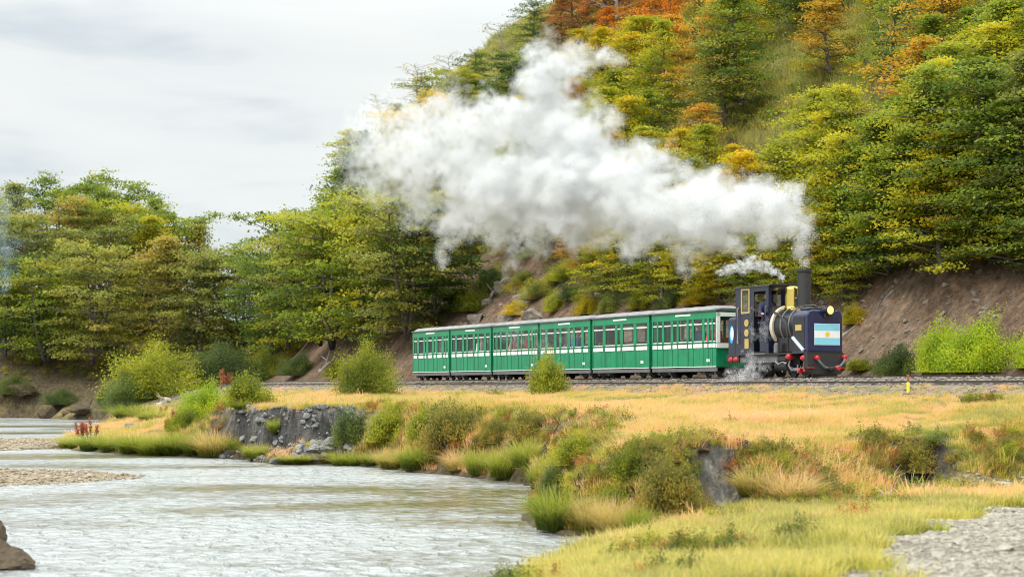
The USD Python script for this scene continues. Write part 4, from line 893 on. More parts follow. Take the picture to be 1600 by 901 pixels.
def region(px, py):
    if px < 150: return 'on the far bank at the left edge of the river' if py > 470 else 'high in the wood above the left far bank'
    if px < 300: return 'behind the round bushes on the left far bank' if py > 470 else 'on the left wooded hilltop against the sky'
    if px < 450: return 'in the gap where the left wood dips lowest'
    if px < 560: return 'at the foot of the hill left of the train' if py > 420 else 'on the left shoulder of the hill below the steam'
    if px < 700: return 'right behind the last carriage' if py > 430 else ('on the ridge left of the steam' if py < 260 else 'behind the thin left end of the steam')
    if px < 930: return 'on the rock slope above the middle carriages' if py > 400 else ('on the skyline at the top of the steam' if py < 150 else 'hidden partly behind the steam column')
    if px < 1060: return 'above the second carriage under the steam' if py > 380 else ('at the hilltop right of the steam column' if py < 140 else 'beside the right edge of the steam column')
    if px < 1200: return 'just above the first carriage and the steam jet' if py > 360 else ('at the top of the hill beside the pale clearing' if py < 140 else 'below the pale clearing on the hill')
    if px < 1330: return 'directly behind the chimney and headlight' if py > 330 else ('right of the pale clearing near the hilltop' if py < 170 else 'on the mid slope above the chimney')
    if px < 1460: return 'at the rim of the bare earth bank' if py > 330 else ('in the upper right part of the hill' if py < 170 else 'on the mid slope above the bare earth bank')
    return 'above the bright bush at the right edge' if py > 330 else ('in the top right corner of the hill' if py < 170 else 'on the mid slope at the right edge')
TALL = {'layered': 'layered beech tree', 'tall': 'slender beech tree', 'spreading': 'spreading beech tree', 'ragged': 'ragged thin beech tree', 'bare': 'half bare twiggy tree'}
found, labels = [], {}
for (px, py, h, tone, shp), sp in zip(plan, spots):
    if sp is None: continue
    if not (sp[1] > 46 and t_of(sp[0], sp[1]) > 5.5) and sp[1] < 95: continue
    sx, sy = screen((sp[0], sp[1], sp[2] + h * .5))
    lab = f'{tone} {TALL[shp]} {region(sx, sy)}'
    labels.setdefault(lab, []).append(len(found)); found.append((sp, h, tone, shp, lab, sx))
ORD = ['leftmost', 'second from left', 'third from left', 'fourth from left', 'fifth from left', 'sixth from left', 'seventh from left', 'eighth from left']
for lab, ids in labels.items():
    if len(ids) > 1:
        for k, i in enumerate(sorted(ids, key=lambda i: found[i][5])):
            sp, h, tone, shp, _, sx = found[i]; found[i] = (sp, h, tone, shp, ORD[min(k, 7)] + ' ' + lab if k < 8 else lab, sx)
for i, (sp, h, tone, shp, lab, sx) in enumerate(found):
    if len(lab.split()) > 16: lab = lab.replace(' beech tree', ' tree').replace('half bare twiggy tree', 'bare tree').replace('the bare earth bank', 'the earth bank')
    if len(lab.split()) > 16: lab = lab.replace('behind the round bushes on', 'behind bushes on').replace('at the left edge of the river', 'at the left edge').replace('ragged thin', 'ragged')
    if len(lab.split()) > 16: lab = lab.replace(' from left ', ' ')
    seeds = [s for (a, s) in SHAPES if a == shp]; s_ = seeds[int(R2.integers(len(seeds)))]
    k = h / 10.0; wv_ = R2.uniform(.88, 1.2) * (1.25 if h < 6 else 1.0)
    copy_of(tree_source(shp, s_, tone), 'beech_tree', lab, 'tree', (sp[0], sp[1], sp[2] - .05), R2.uniform(0, 360), (k * wv_, k * wv_, k), 'beech trees on the hillside' if sx > 445 else 'beech trees on the far bank')

# -- bushes
for (px, py, w, h, m, lab) in [
    (572, 616, 104, 82, 'leaf_bush', 'round yellow-green bush with grey stems left of the last carriage'),
    (857, 616, 74, 66, 'leaf_bush', 'small round olive bush in front of the middle carriages'),
    (1530, 583, 152, 84, 'leaf_bush_bright', 'largest bright yellow-green bush beyond the rails at the right edge'),
    (1468, 583, 92, 78, 'leaf_bush_bright', 'narrow bright bush joined to the left of the largest bright bush'),
    (1404, 585, 76, 50, 'leaf_bush_dark', 'dark green low bush right of the engine beyond the rails'),
    (1345, 584, 60, 20, 'leaf_bush', 'low yellow-green scrub just right of the engine front'),
    (1620, 583, 90, 60, 'leaf_bush_bright', 'bright bush cut by the right picture edge'),
    (243, 622, 150, 86, 'leaf_bush', 'big domed yellow-green bush on the left bank, largest of the left bushes'),
    (345, 603, 120, 68, 'leaf_bush_dark', 'grey-green domed bush right of the big domed left bush'),
    (410, 595, 90, 50, 'leaf_bush', 'mid green bush in front of the left wood'),
    (468, 586, 80, 34, 'leaf_bush_dark', 'dark low bush at the foot of the leaning grey log'),
    (196, 640, 80, 56, 'leaf_bush_dark', 'dull green bush over the water beside the stump bank'),
    (165, 640, 40, 30, 'leaf_bush_dark', 'small dull bush on the stump bank'),
    (322, 652, 100, 56, 'leaf_bush_bright', 'bright leafy bush right above the dark mud cliff end'),
    (388, 634, 84, 56, 'leaf_bush', 'leafy bush with red dock spikes behind it'),
    (288, 674, 60, 40, 'leaf_bush', 'leafy bush low on the green spit'),
    (525, 590, 40, 26, 'leaf_bush', 'small yellowish bush beside the leaning grey log'),
    (20, 628, 70, 30, 'leaf_bush_dark', 'low scrub on the far earth bank at the left edge'),
    (95, 632, 60, 26, 'leaf_bush_dark', 'low scrub at the water on the far bank'),
    (546, 696, 62, 62, 'leaf_bush_dark', 'dark green shrub hanging at the right end of the mud cliff'),
    (608, 692, 84, 58, 'leaf_bush', 'rounded turf shrub on the bank right of the dark hanging shrub'),
    (660, 688, 60, 52, 'leaf_bush', 'olive shrub on the bank below the olive bush path'),
    (705, 704, 110, 82, 'leaf_bush_red', 'large reddish olive shrub bulging from the river bank'),
    (770, 690, 50, 44, 'leaf_bush_red', 'small reddish shrub right of the large bulging shrub'),
    (828, 690, 76, 56, 'leaf_bush_red', 'olive shrub on the bank where the bank turns away'),
    (1040, 812, 116, 112, 'leaf_bush_red', 'big dark olive shrub left of the grey mud hollow'),
    (985, 748, 80, 56, 'leaf_bush', 'yellow-green shrub high on the near bank'),
    (905, 728, 100, 54, 'leaf_bush', 'rounded green shrub at the bank corner above the big tussock'),
    (868, 776, 64, 54, 'leaf_bush_dark', 'dark green shrub over the water just above the big tussock'),
    (955, 806, 84, 60, 'leaf_bush', 'olive shrub between the big tussock and the big olive shrub'),
    (1022, 716, 84, 36, 'leaf_bush_red', 'rusty low shrub on the lip above the big olive shrub'),
    (1195, 720, 80, 40, 'leaf_bush_red', 'reddish scrub just right of the mud hollow top'),
    (1425, 748, 90, 60, 'leaf_bush_red', 'brown-green scrub in the dark dent of the right bank'),
    (1370, 752, 50, 40, 'leaf_bush_red', 'reddish scrub left of the dark dent in the right bank')]:
    sp = pick(px, py)
    if sp is None: continue
    s = sp[1] / F
    copy_of(bush_source(int(R2.integers(2)) if w * s < 2.2 else 4, m), 'bush', lab, 'bush', (sp[0], sp[1], sp[2] - .04), R2.uniform(0, 360), (w * s / 2 * .92, w * s / 2 * .92, h * s * .92), None)

R5 = np.random.default_rng(515)
for k, (px, py) in enumerate([(712, 470), (735, 488), (768, 452), (806, 492), (842, 468), (868, 488), (895, 470), (918, 492), (955, 488), (1000, 486), (1048, 482), (1095, 476), (820, 448), (880, 440), (1290, 520), (1335, 505)]):
    sp = pick(px, py); m = ['leaf_olive', 'leaf_bush', 'leaf_bush_dark', 'leaf_golden'][k % 4]; s = sp[1] / F; w = R5.uniform(40, 66); h = R5.uniform(20, 34)
    copy_of(bush_source(int(R5.integers(2)), m), 'scrub_bush', f"{['olive', 'yellow-green', 'dull green', 'golden'][k % 4]} scrub on the earth slope {'over the ' + ['last', 'fifth', 'fourth', 'third', 'second', 'first'][int(np.clip((px - 650) / 80, 0, 5))] + ' carriage' if px < 1140 else 'behind the engine'}, {['low', 'upright', 'ragged', 'rounded', 'wide', 'small', 'sparse', 'leaning'][k % 8]} one near {['its left', 'its middle', 'its right'][k % 3]}", 'bush', (sp[0], sp[1], sp[2] - .04), R5.uniform(0, 360), (w * s / 2, w * s / 2, h * s), None)

# -- tussocks of sedge along the water
for (px, py, w, h, m, lab) in [
    (112, 702, 44, 24, 'sedge', 'small green tussock at the very tip of the spit'), (142, 706, 44, 28, 'sedge', 'green tussock second from the tip of the spit'),
    (175, 709, 48, 30, 'sedge', 'green tussock third from the tip of the spit'), (208, 711, 52, 34, 'sedge', 'green tussock fourth from the tip of the spit'),
    (240, 713, 54, 38, 'sedge', 'green tussock fifth from the tip of the spit'), (275, 714, 56, 40, 'sedge', 'green tussock sixth from the tip of the spit'),
    (305, 714, 48, 36, 'sedge', 'green tussock next to the peach tussock by the cliff'), (338, 713, 70, 46, 'sedge_peach', 'peach topped tussock at the left end of the mud cliff'),
    (372, 712, 34, 24, 'sedge', 'small green tussock under the dark mud cliff'), (400, 716, 44, 26, 'sedge', 'green tussock under the middle of the mud cliff'),
    (430, 706, 24, 26, 'sedge', 'upright green tuft against the mud cliff'), (462, 726, 58, 16, 'sedge', 'flat green tussock lying at the water below the mud cliff'),
    (546, 729, 64, 30, 'sedge', 'low wide tussock right of the grey fallen mud blocks'), (584, 730, 36, 22, 'sedge', 'small tussock between two wide tussocks'),
    (615, 732, 50, 34, 'sedge_peach', 'peach and green tussock below the bulging shrub'), (655, 735, 70, 46, 'sedge', 'tall green tussock below the bulging reddish shrub'),
    (716, 742, 44, 40, 'sedge_peach', 'peach tussock where the brown reflection begins'), (752, 746, 48, 46, 'sedge', 'green tussock over the brown reflection'),
    (788, 750, 52, 52, 'sedge', 'larger green tussock over the brown reflection'), (822, 752, 50, 50, 'sedge', 'green tussock left of the bank corner'), (846, 764, 40, 56, 'sedge', 'green tussock on the bank corner'),
    (876, 828, 92, 74, 'sedge', 'big bright tussock at the near water corner'), (925, 832, 60, 64, 'sedge_peach', 'peach tussock right of the big bright tussock'),
    (960, 836, 60, 66, 'sedge_peach', 'dull peach tussock behind the water inlet'), (1000, 842, 44, 60, 'sedge', 'bright green tussock below the big olive shrub'),
    (378, 690, 30, 20, 'sedge', 'small tuft high on the fallen mud'), (205, 655, 60, 26, 'sedge', 'bright green hummock beside the back channel'), (240, 660, 50, 24, 'sedge', 'green hummock behind the pale plank'),
    (1090, 838, 60, 40, 'sedge_peach', 'dry orange tussock in front of the mud hollow'), (1240, 790, 90, 60, 'sedge_peach', 'tall peach grass clump right of the mud hollow'), (1180, 780, 60, 50, 'sedge_peach', 'peach grass clump touching the mud hollow')]:
    sp = pick(px, py - 2)
    if sp is None: continue
    s = sp[1] / F
    copy_of(tuss_source(int(R2.integers(3)), m), 'sedge_tussock', lab, 'grass tussock', (sp[0], sp[1] + w * s * .15, sp[2] - .03), R2.uniform(0, 360), (w * s * .74, w * s * .74, h * s * 1.2), None)

# -- meadow grass, hill turf, gravel: what nobody could count
def scatter(name, label, protos, P_, sc, r, kind='stuff'):
    pi = UsdGeom.PointInstancer.Define(stage, '/World/' + name); tag(pi, label, None, None, kind)
    paths = []
    for k, (mesh_, mt, tint) in enumerate(protos):
        m = obj('tuft' if mt.endswith('grass') else 'piece', mesh_, mt, pi, False, tint=tint); paths.append(m.GetPath())
    pi.CreatePrototypesRel().SetTargets(paths); n = len(P_)
    a = r.uniform(0, np.pi, n)
    pi.CreateProtoIndicesAttr(Vt.IntArray.FromNumpy(r.integers(0, len(protos), n).astype(np.int32)))
    pi.CreatePositionsAttr(Vt.Vec3fArray.FromNumpy(np.asarray(P_, np.float32)))
    pi.CreateOrientationsAttr(Vt.QuathArray([Gf.Quath(float(math.cos(v)), 0, 0, float(math.sin(v))) for v in a]))
    sc = np.asarray(sc); sc = np.repeat(sc[:, None], 3, 1) if sc.ndim == 1 else sc
    pi.CreateScalesAttr(Vt.Vec3fArray.FromNumpy(sc.astype(np.float32))); return pi
def in_view(x, y, m=60):
    u = 800 + F * x / np.maximum(y, 1); return (u > -m) & (u < 1600 + m)
STRIP = LineString([tuple(p[:2]) for p in picks([(1345, 792), (1400, 776), (1470, 766), (1540, 760), (1640, 752)]) if p is not None]).buffer(.30)
def on_strip(x, y): return shapely.contains_xy(STRIP, x + fb(x, y, 1.5, 2, 12) * .5, y + fb(x, y, 1.5, 2, 13) * .5)
R3 = np.random.default_rng(202)
def candidates(n, y0, y1, power=1.0):
    y = y0 + (y1 - y0) * R3.uniform(0, 1, n) ** power; x = R3.uniform(-.34, .34, n) * y; return x, y
mead = []
for (n, y0, y1) in ((40000, 21, 34), (54000, 30, 52), (34000, 46, 78), (9000, 70, 110)):
    x, y = candidates(n, y0, y1); h, d, dl, s, t, tt, G, bd = land(x, y, True)
    e = .25; gxx = (land(x + e, y) - h) / e; gyy = (land(x, y + e) - h) / e; st = np.hypot(gxx, gyy)
    nz = fb(x, y, .9, 3, 77)
    mudp = np.exp(-(((x + 6.9) / 3.1) ** 2 + ((y - 49.6) / 3.3) ** 2) ** 2) + np.exp(-(((x - 3.25) / .55) ** 2 + ((y - 25.6) / .8) ** 2) ** 2) + np.exp(-(((x - .85) / .5) ** 2 + ((y - 27.3) / .5) ** 2) ** 2) + np.exp(-(((x - 7.1) / .45) ** 2 + ((y - 28.8) / .5) ** 2) ** 2)
    hole = np.exp(-(((x - 3.3) / .40) ** 2 + ((y - 25.3) / 1.25) ** 2) ** 2) + np.exp(-(((x - 7.05) / .40) ** 2 + ((y - 28.6) / .8) ** 2) ** 2)
    ok = (hole < .3) & (d > .08) & (t < -2.75 + nz * .8) & (st < np.where(mudp > .25, .5, np.where((x > -2.5) & (y < 46), 1.35 + nz * 3.5, 2.6 + nz * 3))) & (h > .10) & (signed(gravel_zone, x, y) < -.25 + nz) & (y > 20.5) & ~on_strip(x, y) & ~((x < -15.3 + nz) & (y < 68))
    mead.append((x[ok], y[ok], h[ok]))
mx, my, mh = [np.concatenate(a) for a in zip(*mead)]
sc = R3.uniform(.45, .95, len(mx)) * (1 + 1.3 * fb(mx, my, .5, 3, 88)) * (1 + 1.0 * fb(mx, my, 2.3, 2, 89)) * np.where(R3.uniform(0, 1, len(mx)) < .03, 1.5, 1) * np.interp(my, [25, 60, 110], [.85, .95, 1.5]) * np.interp(-t_of(mx, my), [2.6, 6, 9], [.42, .7, 1.0])
mp = []
for k in range(5):
    (g_, t_b) = blades(30, np.random.default_rng(300 + k), .20, .08, .34, .013, 1.1, 2); mp.append((g_, 'meadow_grass', np.clip(t_b * 1.3 - .3, 0, 1)))
scatter('meadow_grass', 'peach and yellow-green meadow grass covering the river terrace', mp, np.c_[mx, my, mh - .02], sc, R3)
x, y = candidates(16000, 13.5, 25); h, d, dl, s, t, tt, G, bd = land(x, y, True); nz = fb(x, y, .9, 3, 77)
ok = (d > .1) & (h > .1) & (h < .95) & (fb(x, y, 2.2, 3, 99) < .17) & ~on_strip(x, y) & (signed(gravel_zone, x, y) < .1 + nz * 3.4)
np_ = []
for k in range(4):
    (g_, t_b) = blades(36, np.random.default_rng(330 + k), .17, .05, .24, .011, 1.1, 2); np_.append((g_, 'near_grass', np.clip(t_b * 1.3 - .3, 0, 1)))
scatter('near_grass', 'short yellow-green grass on the low foreground terrace', np_, np.c_[x[ok], y[ok], h[ok] - .01], R3.uniform(.5, 1.2, ok.sum()) * (1 + 1.4 * fb(x[ok], y[ok], 1.4, 3, 90)), R3)
# leafy herbs and rust coloured plants on the bank edges
x, y = candidates(36000, 15, 58); h, d, dl, s, t, tt, G, bd = land(x, y, True); nz = fb(x, y, .7, 3, 97); nz2 = fb(x, y, 1.9, 3, 98)
hole = np.exp(-(((x - 3.3) / .40) ** 2 + ((y - 25.3) / 1.25) ** 2) ** 2) + np.exp(-(((x + 6.9) / 3.0) ** 2 + ((y - 49.4) / 3.0) ** 2) ** 2)
ok = (d > .2) & (t < -4) & (hole < .3) & ~on_strip(x, y) & (signed(gravel_zone, x, y) < -.4) & (((np.abs(dl + .25) < .95 + nz) & (nz2 > -.05)) | (nz > .16) & (nz2 > .1) | (y < 24) & (nz > .13) & (nz2 > .02))
hb = []
for k, m in enumerate(('leaf_bush', 'leaf_bush_red', 'leaf_rust', 'leaf_bush_dark', 'leaf_bush_red', 'leaf_bush')):
    w_, f_, tn = make_bush(90 + k, 700, .5, 16); hb.append((f_, m, tn))
scatter('bank_herbs', 'low green and rust coloured plants along the bank edges', hb, np.c_[x[ok], y[ok], h[ok] - .02], np.stack([R3.uniform(.12, .32, ok.sum()), R3.uniform(.12, .32, ok.sum()), R3.uniform(.14, .30, ok.sum())], 1), R3)
# hill turf and low scrub
x, y = candidates(60000, 48, 150, 1.2); h, d, dl, s, t, tt, G, bd = land(x, y, True)
nz = fb(x, y, .25, 4, 91)
ok = (tt > 8.5 + nz * 6) & (G > .05)
hp = []
for k in range(3):
    (g_, t_b) = blades(30, np.random.default_rng(350 + k), .28, .15, .42, .022, 1.1, 2); hp.append((g_, 'hill_grass', np.clip(t_b * 1.3 - .3, 0, 1)))
scatter('hill_grass', 'short dry grass and turf on the upper hillside', hp, np.c_[x[ok], y[ok], h[ok] - .02], R3.uniform(.7, 1.5, ok.sum()) * np.interp(y[ok], [50, 120], [.9, 1.5]), R3)
sel = np.where((((tt > 5.5) & (nz > -.02) & (G > .05)) | ((y > 112) & (d > 1.5) & (h > 2.6))) & (R3.uniform(0, 1, len(x)) < .16))[0]
sp_ = []
for k, m in enumerate(('leaf_olive', 'leaf_green', 'leaf_golden', 'leaf_yellow_green')):
    w_, f_, tn = make_bush(70 + k, 420, .5, 14); v_, q_ = f_; sp_.append(((np.asarray(v_) * np.array([1, 1, .75]), q_), m, tn))
scatter('hillside_scrub', 'low leafy scrub growing between the hillside trees', sp_, np.c_[x[sel], y[sel], h[sel] - .03], R3.uniform(.35, .95, len(sel)), R3)

def rock(seed, sx=1, sy=1, sz=.7, sub=2):
    m = trimesh.creation.icosphere(sub, 1.0); v = m.vertices.copy(); rr_ = np.random.default_rng(seed)
    for _ in range(9):
        nn = unit(rr_.normal(size=3)); dd_ = v @ nn; v = v - np.clip(dd_ - rr_.uniform(.45, .8), 0, None)[:, None] * nn
    v = v * (0.70 + .65 * meshkit.fbm(v * 1.9 + seed * 7.3, 5, seed)[:, None])
    return (v * np.array([sx, sy, sz]), m.faces)
x, y = candidates(62000, 13, 30); h, d, dl, s, t, tt, G, bd = land(x, y, True); nz = fb(x, y, .9, 3, 77)
ok = ((signed(gravel_zone, x, y) > -.3 + nz * 2.6) & (h < 1.3)) | on_strip(x, y)
scatter('gravel', 'pale grey river gravel at the lower right', [(rock(k, 1, .8, .55, 1), 'rock_pale', None) for k in range(5)], np.c_[x[ok], y[ok], h[ok] + .004], .012 + .05 * R3.uniform(0, 1, ok.sum()) ** 5, R3)
x = R3.uniform(-26, -7, 26000); y = R3.uniform(33, 70, 26000); h, d, dl, s, t, tt, G, bd = land(x, y, True)
ok = ((bd > -.4) | ((x < -15.6) & (y < 70) & (y > 57) & (d > -.3))) & in_view(x, y)
scatter('bar_pebbles', 'tan pebbles on the gravel bars in the river', [(rock(k + 9, 1, .8, .6, 1), 'rock_tan', None) for k in range(4)], np.c_[x[ok], y[ok], np.maximum(h[ok], 0) + .01], .03 + .07 * R3.uniform(0, 1, ok.sum()) ** 3, R3)
s_al = R3.uniform(-60, 16, 9000); t_al = R3.normal(-.9, 1.25, 9000); bx_ = np.array([track(a, b)[:2] for a, b in zip(s_al, t_al)])
bh = land(bx_[:, 0], bx_[:, 1]); okb = (t_al > -3.4) & (t_al < 1.5)
scatter('ballast', 'grey ballast stones between and beside the rails', [(rock(k + 19, 1, .8, .7, 1), 'rock_grey', None) for k in range(4)], np.c_[bx_[okb], bh[okb] + .01], R3.uniform(.025, .07, okb.sum()), R3)
x, y = candidates(16000, 46, 85); h, d, dl, s, t, tt, G, bd = land(x, y, True)
ok = (tt > .2) & (tt < 9.5) & (G > .4)
scatter('slope_rubble', 'loose stones and clods on the bare earth slope', [(rock(k + 29, 1, .8, .7, 1), 'rock_grey', None) for k in range(4)], np.c_[x[ok], y[ok], h[ok]], .025 + .16 * R3.uniform(0, 1, ok.sum()) ** 5, R3)

x = R3.uniform(-11, -3.5, 6000); y = R3.uniform(46, 53, 6000); h, d, dl, s, t, tt, G, bd = land(x, y, True)
ok = (d > .0) & (np.exp(-(((x + 6.9) / 3.0) ** 2 + ((y - 49.3) / 2.8) ** 2) ** 2) > .3) & (dl < .25) & (dl > -1.6) & (R3.uniform(0, 1, 6000) < .8)
scatter('mud_rubble', 'small fallen clods at the foot of the mud cliff', [(rock(k + 49, 1, .8, .7, 1), 'mud_clod', None) for k in range(4)], np.c_[x[ok], y[ok], h[ok]], .03 + .15 * R3.uniform(0, 1, ok.sum()) ** 3, R3)
# -- boulders, logs, roots
def put_rock(name, px, py, wpx, hpx, seed, m, label, cat='rock', group=None, dz=0.0, depth=None):
    sp = pick(px, py) if depth is None else at(px, py, depth)
    if sp is None: return
    s = sp[1] / F; v, f = rock(seed, 1, 1, 1, 4 if wpx > 90 else 3); v = v * (1 + .22 * (meshkit.fbm(v * 5 + seed, 4, seed)[:, None] - .5)) * np.array([wpx * s / 2 * 1.1, wpx * s / 2 * .9, hpx * s * .62])
    tag(obj(name, (v + np.array([sp[0], sp[1], sp[2] + hpx * s * .10 + dz]), f), m, None, 22), label, cat, group)
for k, (px, py, w, h) in enumerate([(745, 505, 60, 34), (790, 500, 56, 40), (815, 470, 44, 34), (780, 455, 50, 36), (835, 500, 60, 30), (760, 480, 36, 24)]):
    put_rock('boulder', px, py, w * .62, h * .66, 140 + k, 'rock_grey', ['lowest left boulder above the roof of the fifth carriage', 'pale boulder above the roofs of the middle carriages', 'boulder in the middle of the rock slope', 'dark sided boulder high on the rock slope', 'low wide boulder above the fourth carriage roof', 'small boulder between larger ones on the rock slope', 'boulder at the upper right of the rock slope', 'boulder at the upper left of the rock slope', 'boulder right of the rock slope near the golden tree', 'topmost boulder of the rock slope under the steam'][k], 'boulder', 'boulders on the slope behind the carriages')
for k, (px, py, w, h, lab) in enumerate([(1105, 200, 60, 22, 'flat grey outcrop below the pale clearing'), (1395, 195, 60, 24, 'grey outcrop on the upper right hillside'), (1240, 200, 24, 20, 'pale upright rock above the mid slope'), (1330, 128, 14, 14, 'small pale rock in the pale clearing')]):
    put_rock('outcrop', px, py, w, h, 160 + k, 'rock_grey', lab, 'rock')
put_rock('mossy_rock', 6, 884, 130, 62, 171, 'rock_brown', 'brown mossy rock in the water at the lower left corner', 'rock', None, 0.0, 20.4)
put_rock('mossy_rock', -6, 850, 46, 50, 172, 'rock_brown', 'dark root-like rock above the mossy rock at the left edge', 'rock', None, 0, 23.5)
for k, (px, py, w, h, lab) in enumerate([(505, 724, 26, 16, 'grey fallen mud block at the water below the cliff'), (520, 716, 26, 20, 'grey fallen mud block against the cliff foot'), (490, 716, 22, 12, 'small grey fallen mud block left of the others'), (512, 700, 20, 14, 'grey mud block highest in the fallen heap'), (470, 708, 20, 10, 'flat mud block under the pale part of the cliff'), (880, 745, 40, 30, 'dark clod showing in the near bank above the big tussock'), (1275, 815, 60, 14, 'dark low rock in the foreground grass'), (1410, 692, 36, 14, 'dark overhanging turf lump in the right bank dent'), (1098, 706, 34, 16, 'dark turf clod hanging over the top of the mud hollow'), (1122, 800, 34, 16, 'dark earth clod fallen to the foot of the mud hollow'), (1168, 712, 30, 18, 'small dark turf clod at the upper right of the mud hollow'), (1150, 800, 26, 14, 'small pale clod at the foot of the mud hollow')]):  # dark lump atop the mud hollow is added to give overhang shade
    put_rock('mud_block', px, py, w, h, 180 + k, 'mud_clod' if k < 5 else 'rock_brown', lab, 'mud block')
for k, (px, py, w, h) in enumerate([(1345, 882, 26, 14), (1400, 856, 22, 12), (1455, 836, 26, 12), (1500, 850, 24, 14), (1540, 822, 26, 14), (1580, 800, 24, 12), (1430, 890, 30, 16), (1520, 885, 34, 16), (1570, 860, 28, 14), (1480, 800, 20, 10), (1395, 820, 18, 9), (1590, 890, 30, 16), (1550, 790, 18, 9), (1465, 868, 22, 12)]):
    put_rock('stone', px, py, w, h, 200 + k, 'rock_pale', 'pale rounded stone lying on the grey gravel at lower right', 'stone', 'pale stones on the gravel bank')
for k, (px, py, w, h, lab) in enumerate([(1215, 862, 12, 8, 'white stone in the foreground grass left of the gravel'), (1505, 778, 12, 7, 'white stone at the grass edge above the gravel'), (1330, 780, 44, 8, 'pale flat stone strip edge below the right bank'), (1440, 762, 50, 8, 'pale flat stones at the foot of the right bank'), (1560, 758, 40, 7, 'pale flat stones at the right edge of the bank foot'), (480, 622, 26, 5, 'pale flat stone in the grass above the mud cliff')]):
    put_rock('white_stone', px, py, w, h, 230 + k, 'rock_pale', lab, 'stone')
for k, (px, py, w, h, lab) in enumerate([(76, 654, 34, 34, 'brown eroded stump bank at the far waterline'), (30, 640, 60, 26, 'brown eroded clod on the far left bank'), (128, 652, 44, 12, 'dark drift heap at the far waterline'), (210, 668, 36, 12, 'grey rock at the end of the back channel')]):
    put_rock('eroded_bank', px, py, w, h, 250 + k, 'rock_brown' if k != 3 else 'rock_grey', lab, 'bank')
def log(name, a, b, r0, label, cat='log', m='driftwood', Y=None):
    pa = np.array(pick(*a)) if Y is None else at(*a, Y); s = pa[1] / F; pb = at(*b, pa[1] + .3)
    fs = np.linspace(0, 1, 7); r = np.random.default_rng(int(a[0]))
    pts = [pa + (pb - pa) * f + r.normal(0, r0 * .25, 3) for f in fs]
    mb = MB(); mb.tube(pts, np.linspace(r0, r0 * .55, 7), 9)
    for k in range(3):
        c = pts[2 + k]; mb.tube([c, c + r.normal(0, 1, 3) * r0 * 2.5 + [0, 0, r0 * 2]], [r0 * .35, r0 * .12], 5)
    t = thing(name, label, cat); obj('trunk', mb.get(), m, t, True); return t
log('driftwood_log', (246, 634), (266, 622), .22, 'pale grey plank-like log stranded on the green spit')
log('driftwood_log', (500, 586), (528, 560), .20, 'pale leaning log at the foot of the trees left of the round bush')
log('driftwood_log', (100, 650), (158, 648), .22, 'dark waterlogged log lying along the far waterline', m='root_brown')
log('driftwood_log', (0, 628), (26, 640), .22, 'grey log on the far bank at the left edge')
log('fallen_trunk', (760, 470), (792, 432), .10, 'pale dead trunk lying up the rock slope behind the carriages')
for k, (a, b, lab) in enumerate([((1350, 500), (1275, 560), 'long pale root sprawling down the earth bank behind the engine'), ((1395, 455), (1330, 545), 'thin root hanging down the earth bank'), ((1290, 470), (1300, 560), 'upright dead branch right behind the headlight'), ((1555, 500), (1525, 545), 'pale root at the right of the earth bank'), ((1420, 470), (1440, 520), 'short root in the middle of the earth bank')]):
    log('exposed_root', a, b, .05, lab, 'root', 'bark_pale')

# -- red dock spikes
def dock(px, py, h, n, label, seed):
    sp = pick(px, py)
    if sp is None: return
    r = np.random.default_rng(seed); s = sp[1] / F; t = thing('dock_plant', label, 'plant', sp)
    for k in range(n):
        hh = h * s * r.uniform(.6, 1.1); o = r.normal(0, .16 * h * s, 2); mb = MB(); top = np.array([o[0] * 1.6, o[1] * 1.6, hh])
        mb.tube([(o[0], o[1], -.03), top], [.014, .006], 5); st = obj('stem', mb.get(), 'root_brown', t)
        c = np.array([o[0], o[1], 0]) + (top - np.array([o[0], o[1], 0])) * r.uniform(.35, 1.02, (150, 1)) + r.normal(0, .035, (150, 3))
        obj('seed_spike', leaves(c, unit(r.normal(size=(150, 3))), .03, r), 'spike_red', st)
for k, (px, py, h, n, lab) in enumerate([(356, 604, 26, 8, 'tall orange-red dock spikes on the bank above the mud cliff'), (128, 688, 28, 5, 'red dock spikes at the tip of the spit, left clump'), (146, 686, 30, 4, 'red dock spikes at the tip of the spit, right clump'), (262, 676, 22, 5, 'red dock spikes in the middle of the green spit'), (275, 668, 28, 4, 'red dock spikes below the leafy bush on the spit'), (338, 612, 16, 4, 'short red dock spikes left of the tall ones'), (255, 652, 16, 3, 'red dock spikes just below the pale plank')]): dock(px, py, h, n, lab, 400 + k)

# -- marker post
sp = pick(1419, 613); s = sp[1] / F
t = thing('marker_post', 'small yellow marker post with a dark orange top beside the siding', 'post', sp)
obj('post', cbox(-.032, .032, -.025, .025, -.1, 15 * s, .01), 'marker_yellow', t); obj('top_board', cbox(-.024, .024, -.02, .02, 15 * s + .002, 27 * s, .008), 'marker_orange', t)

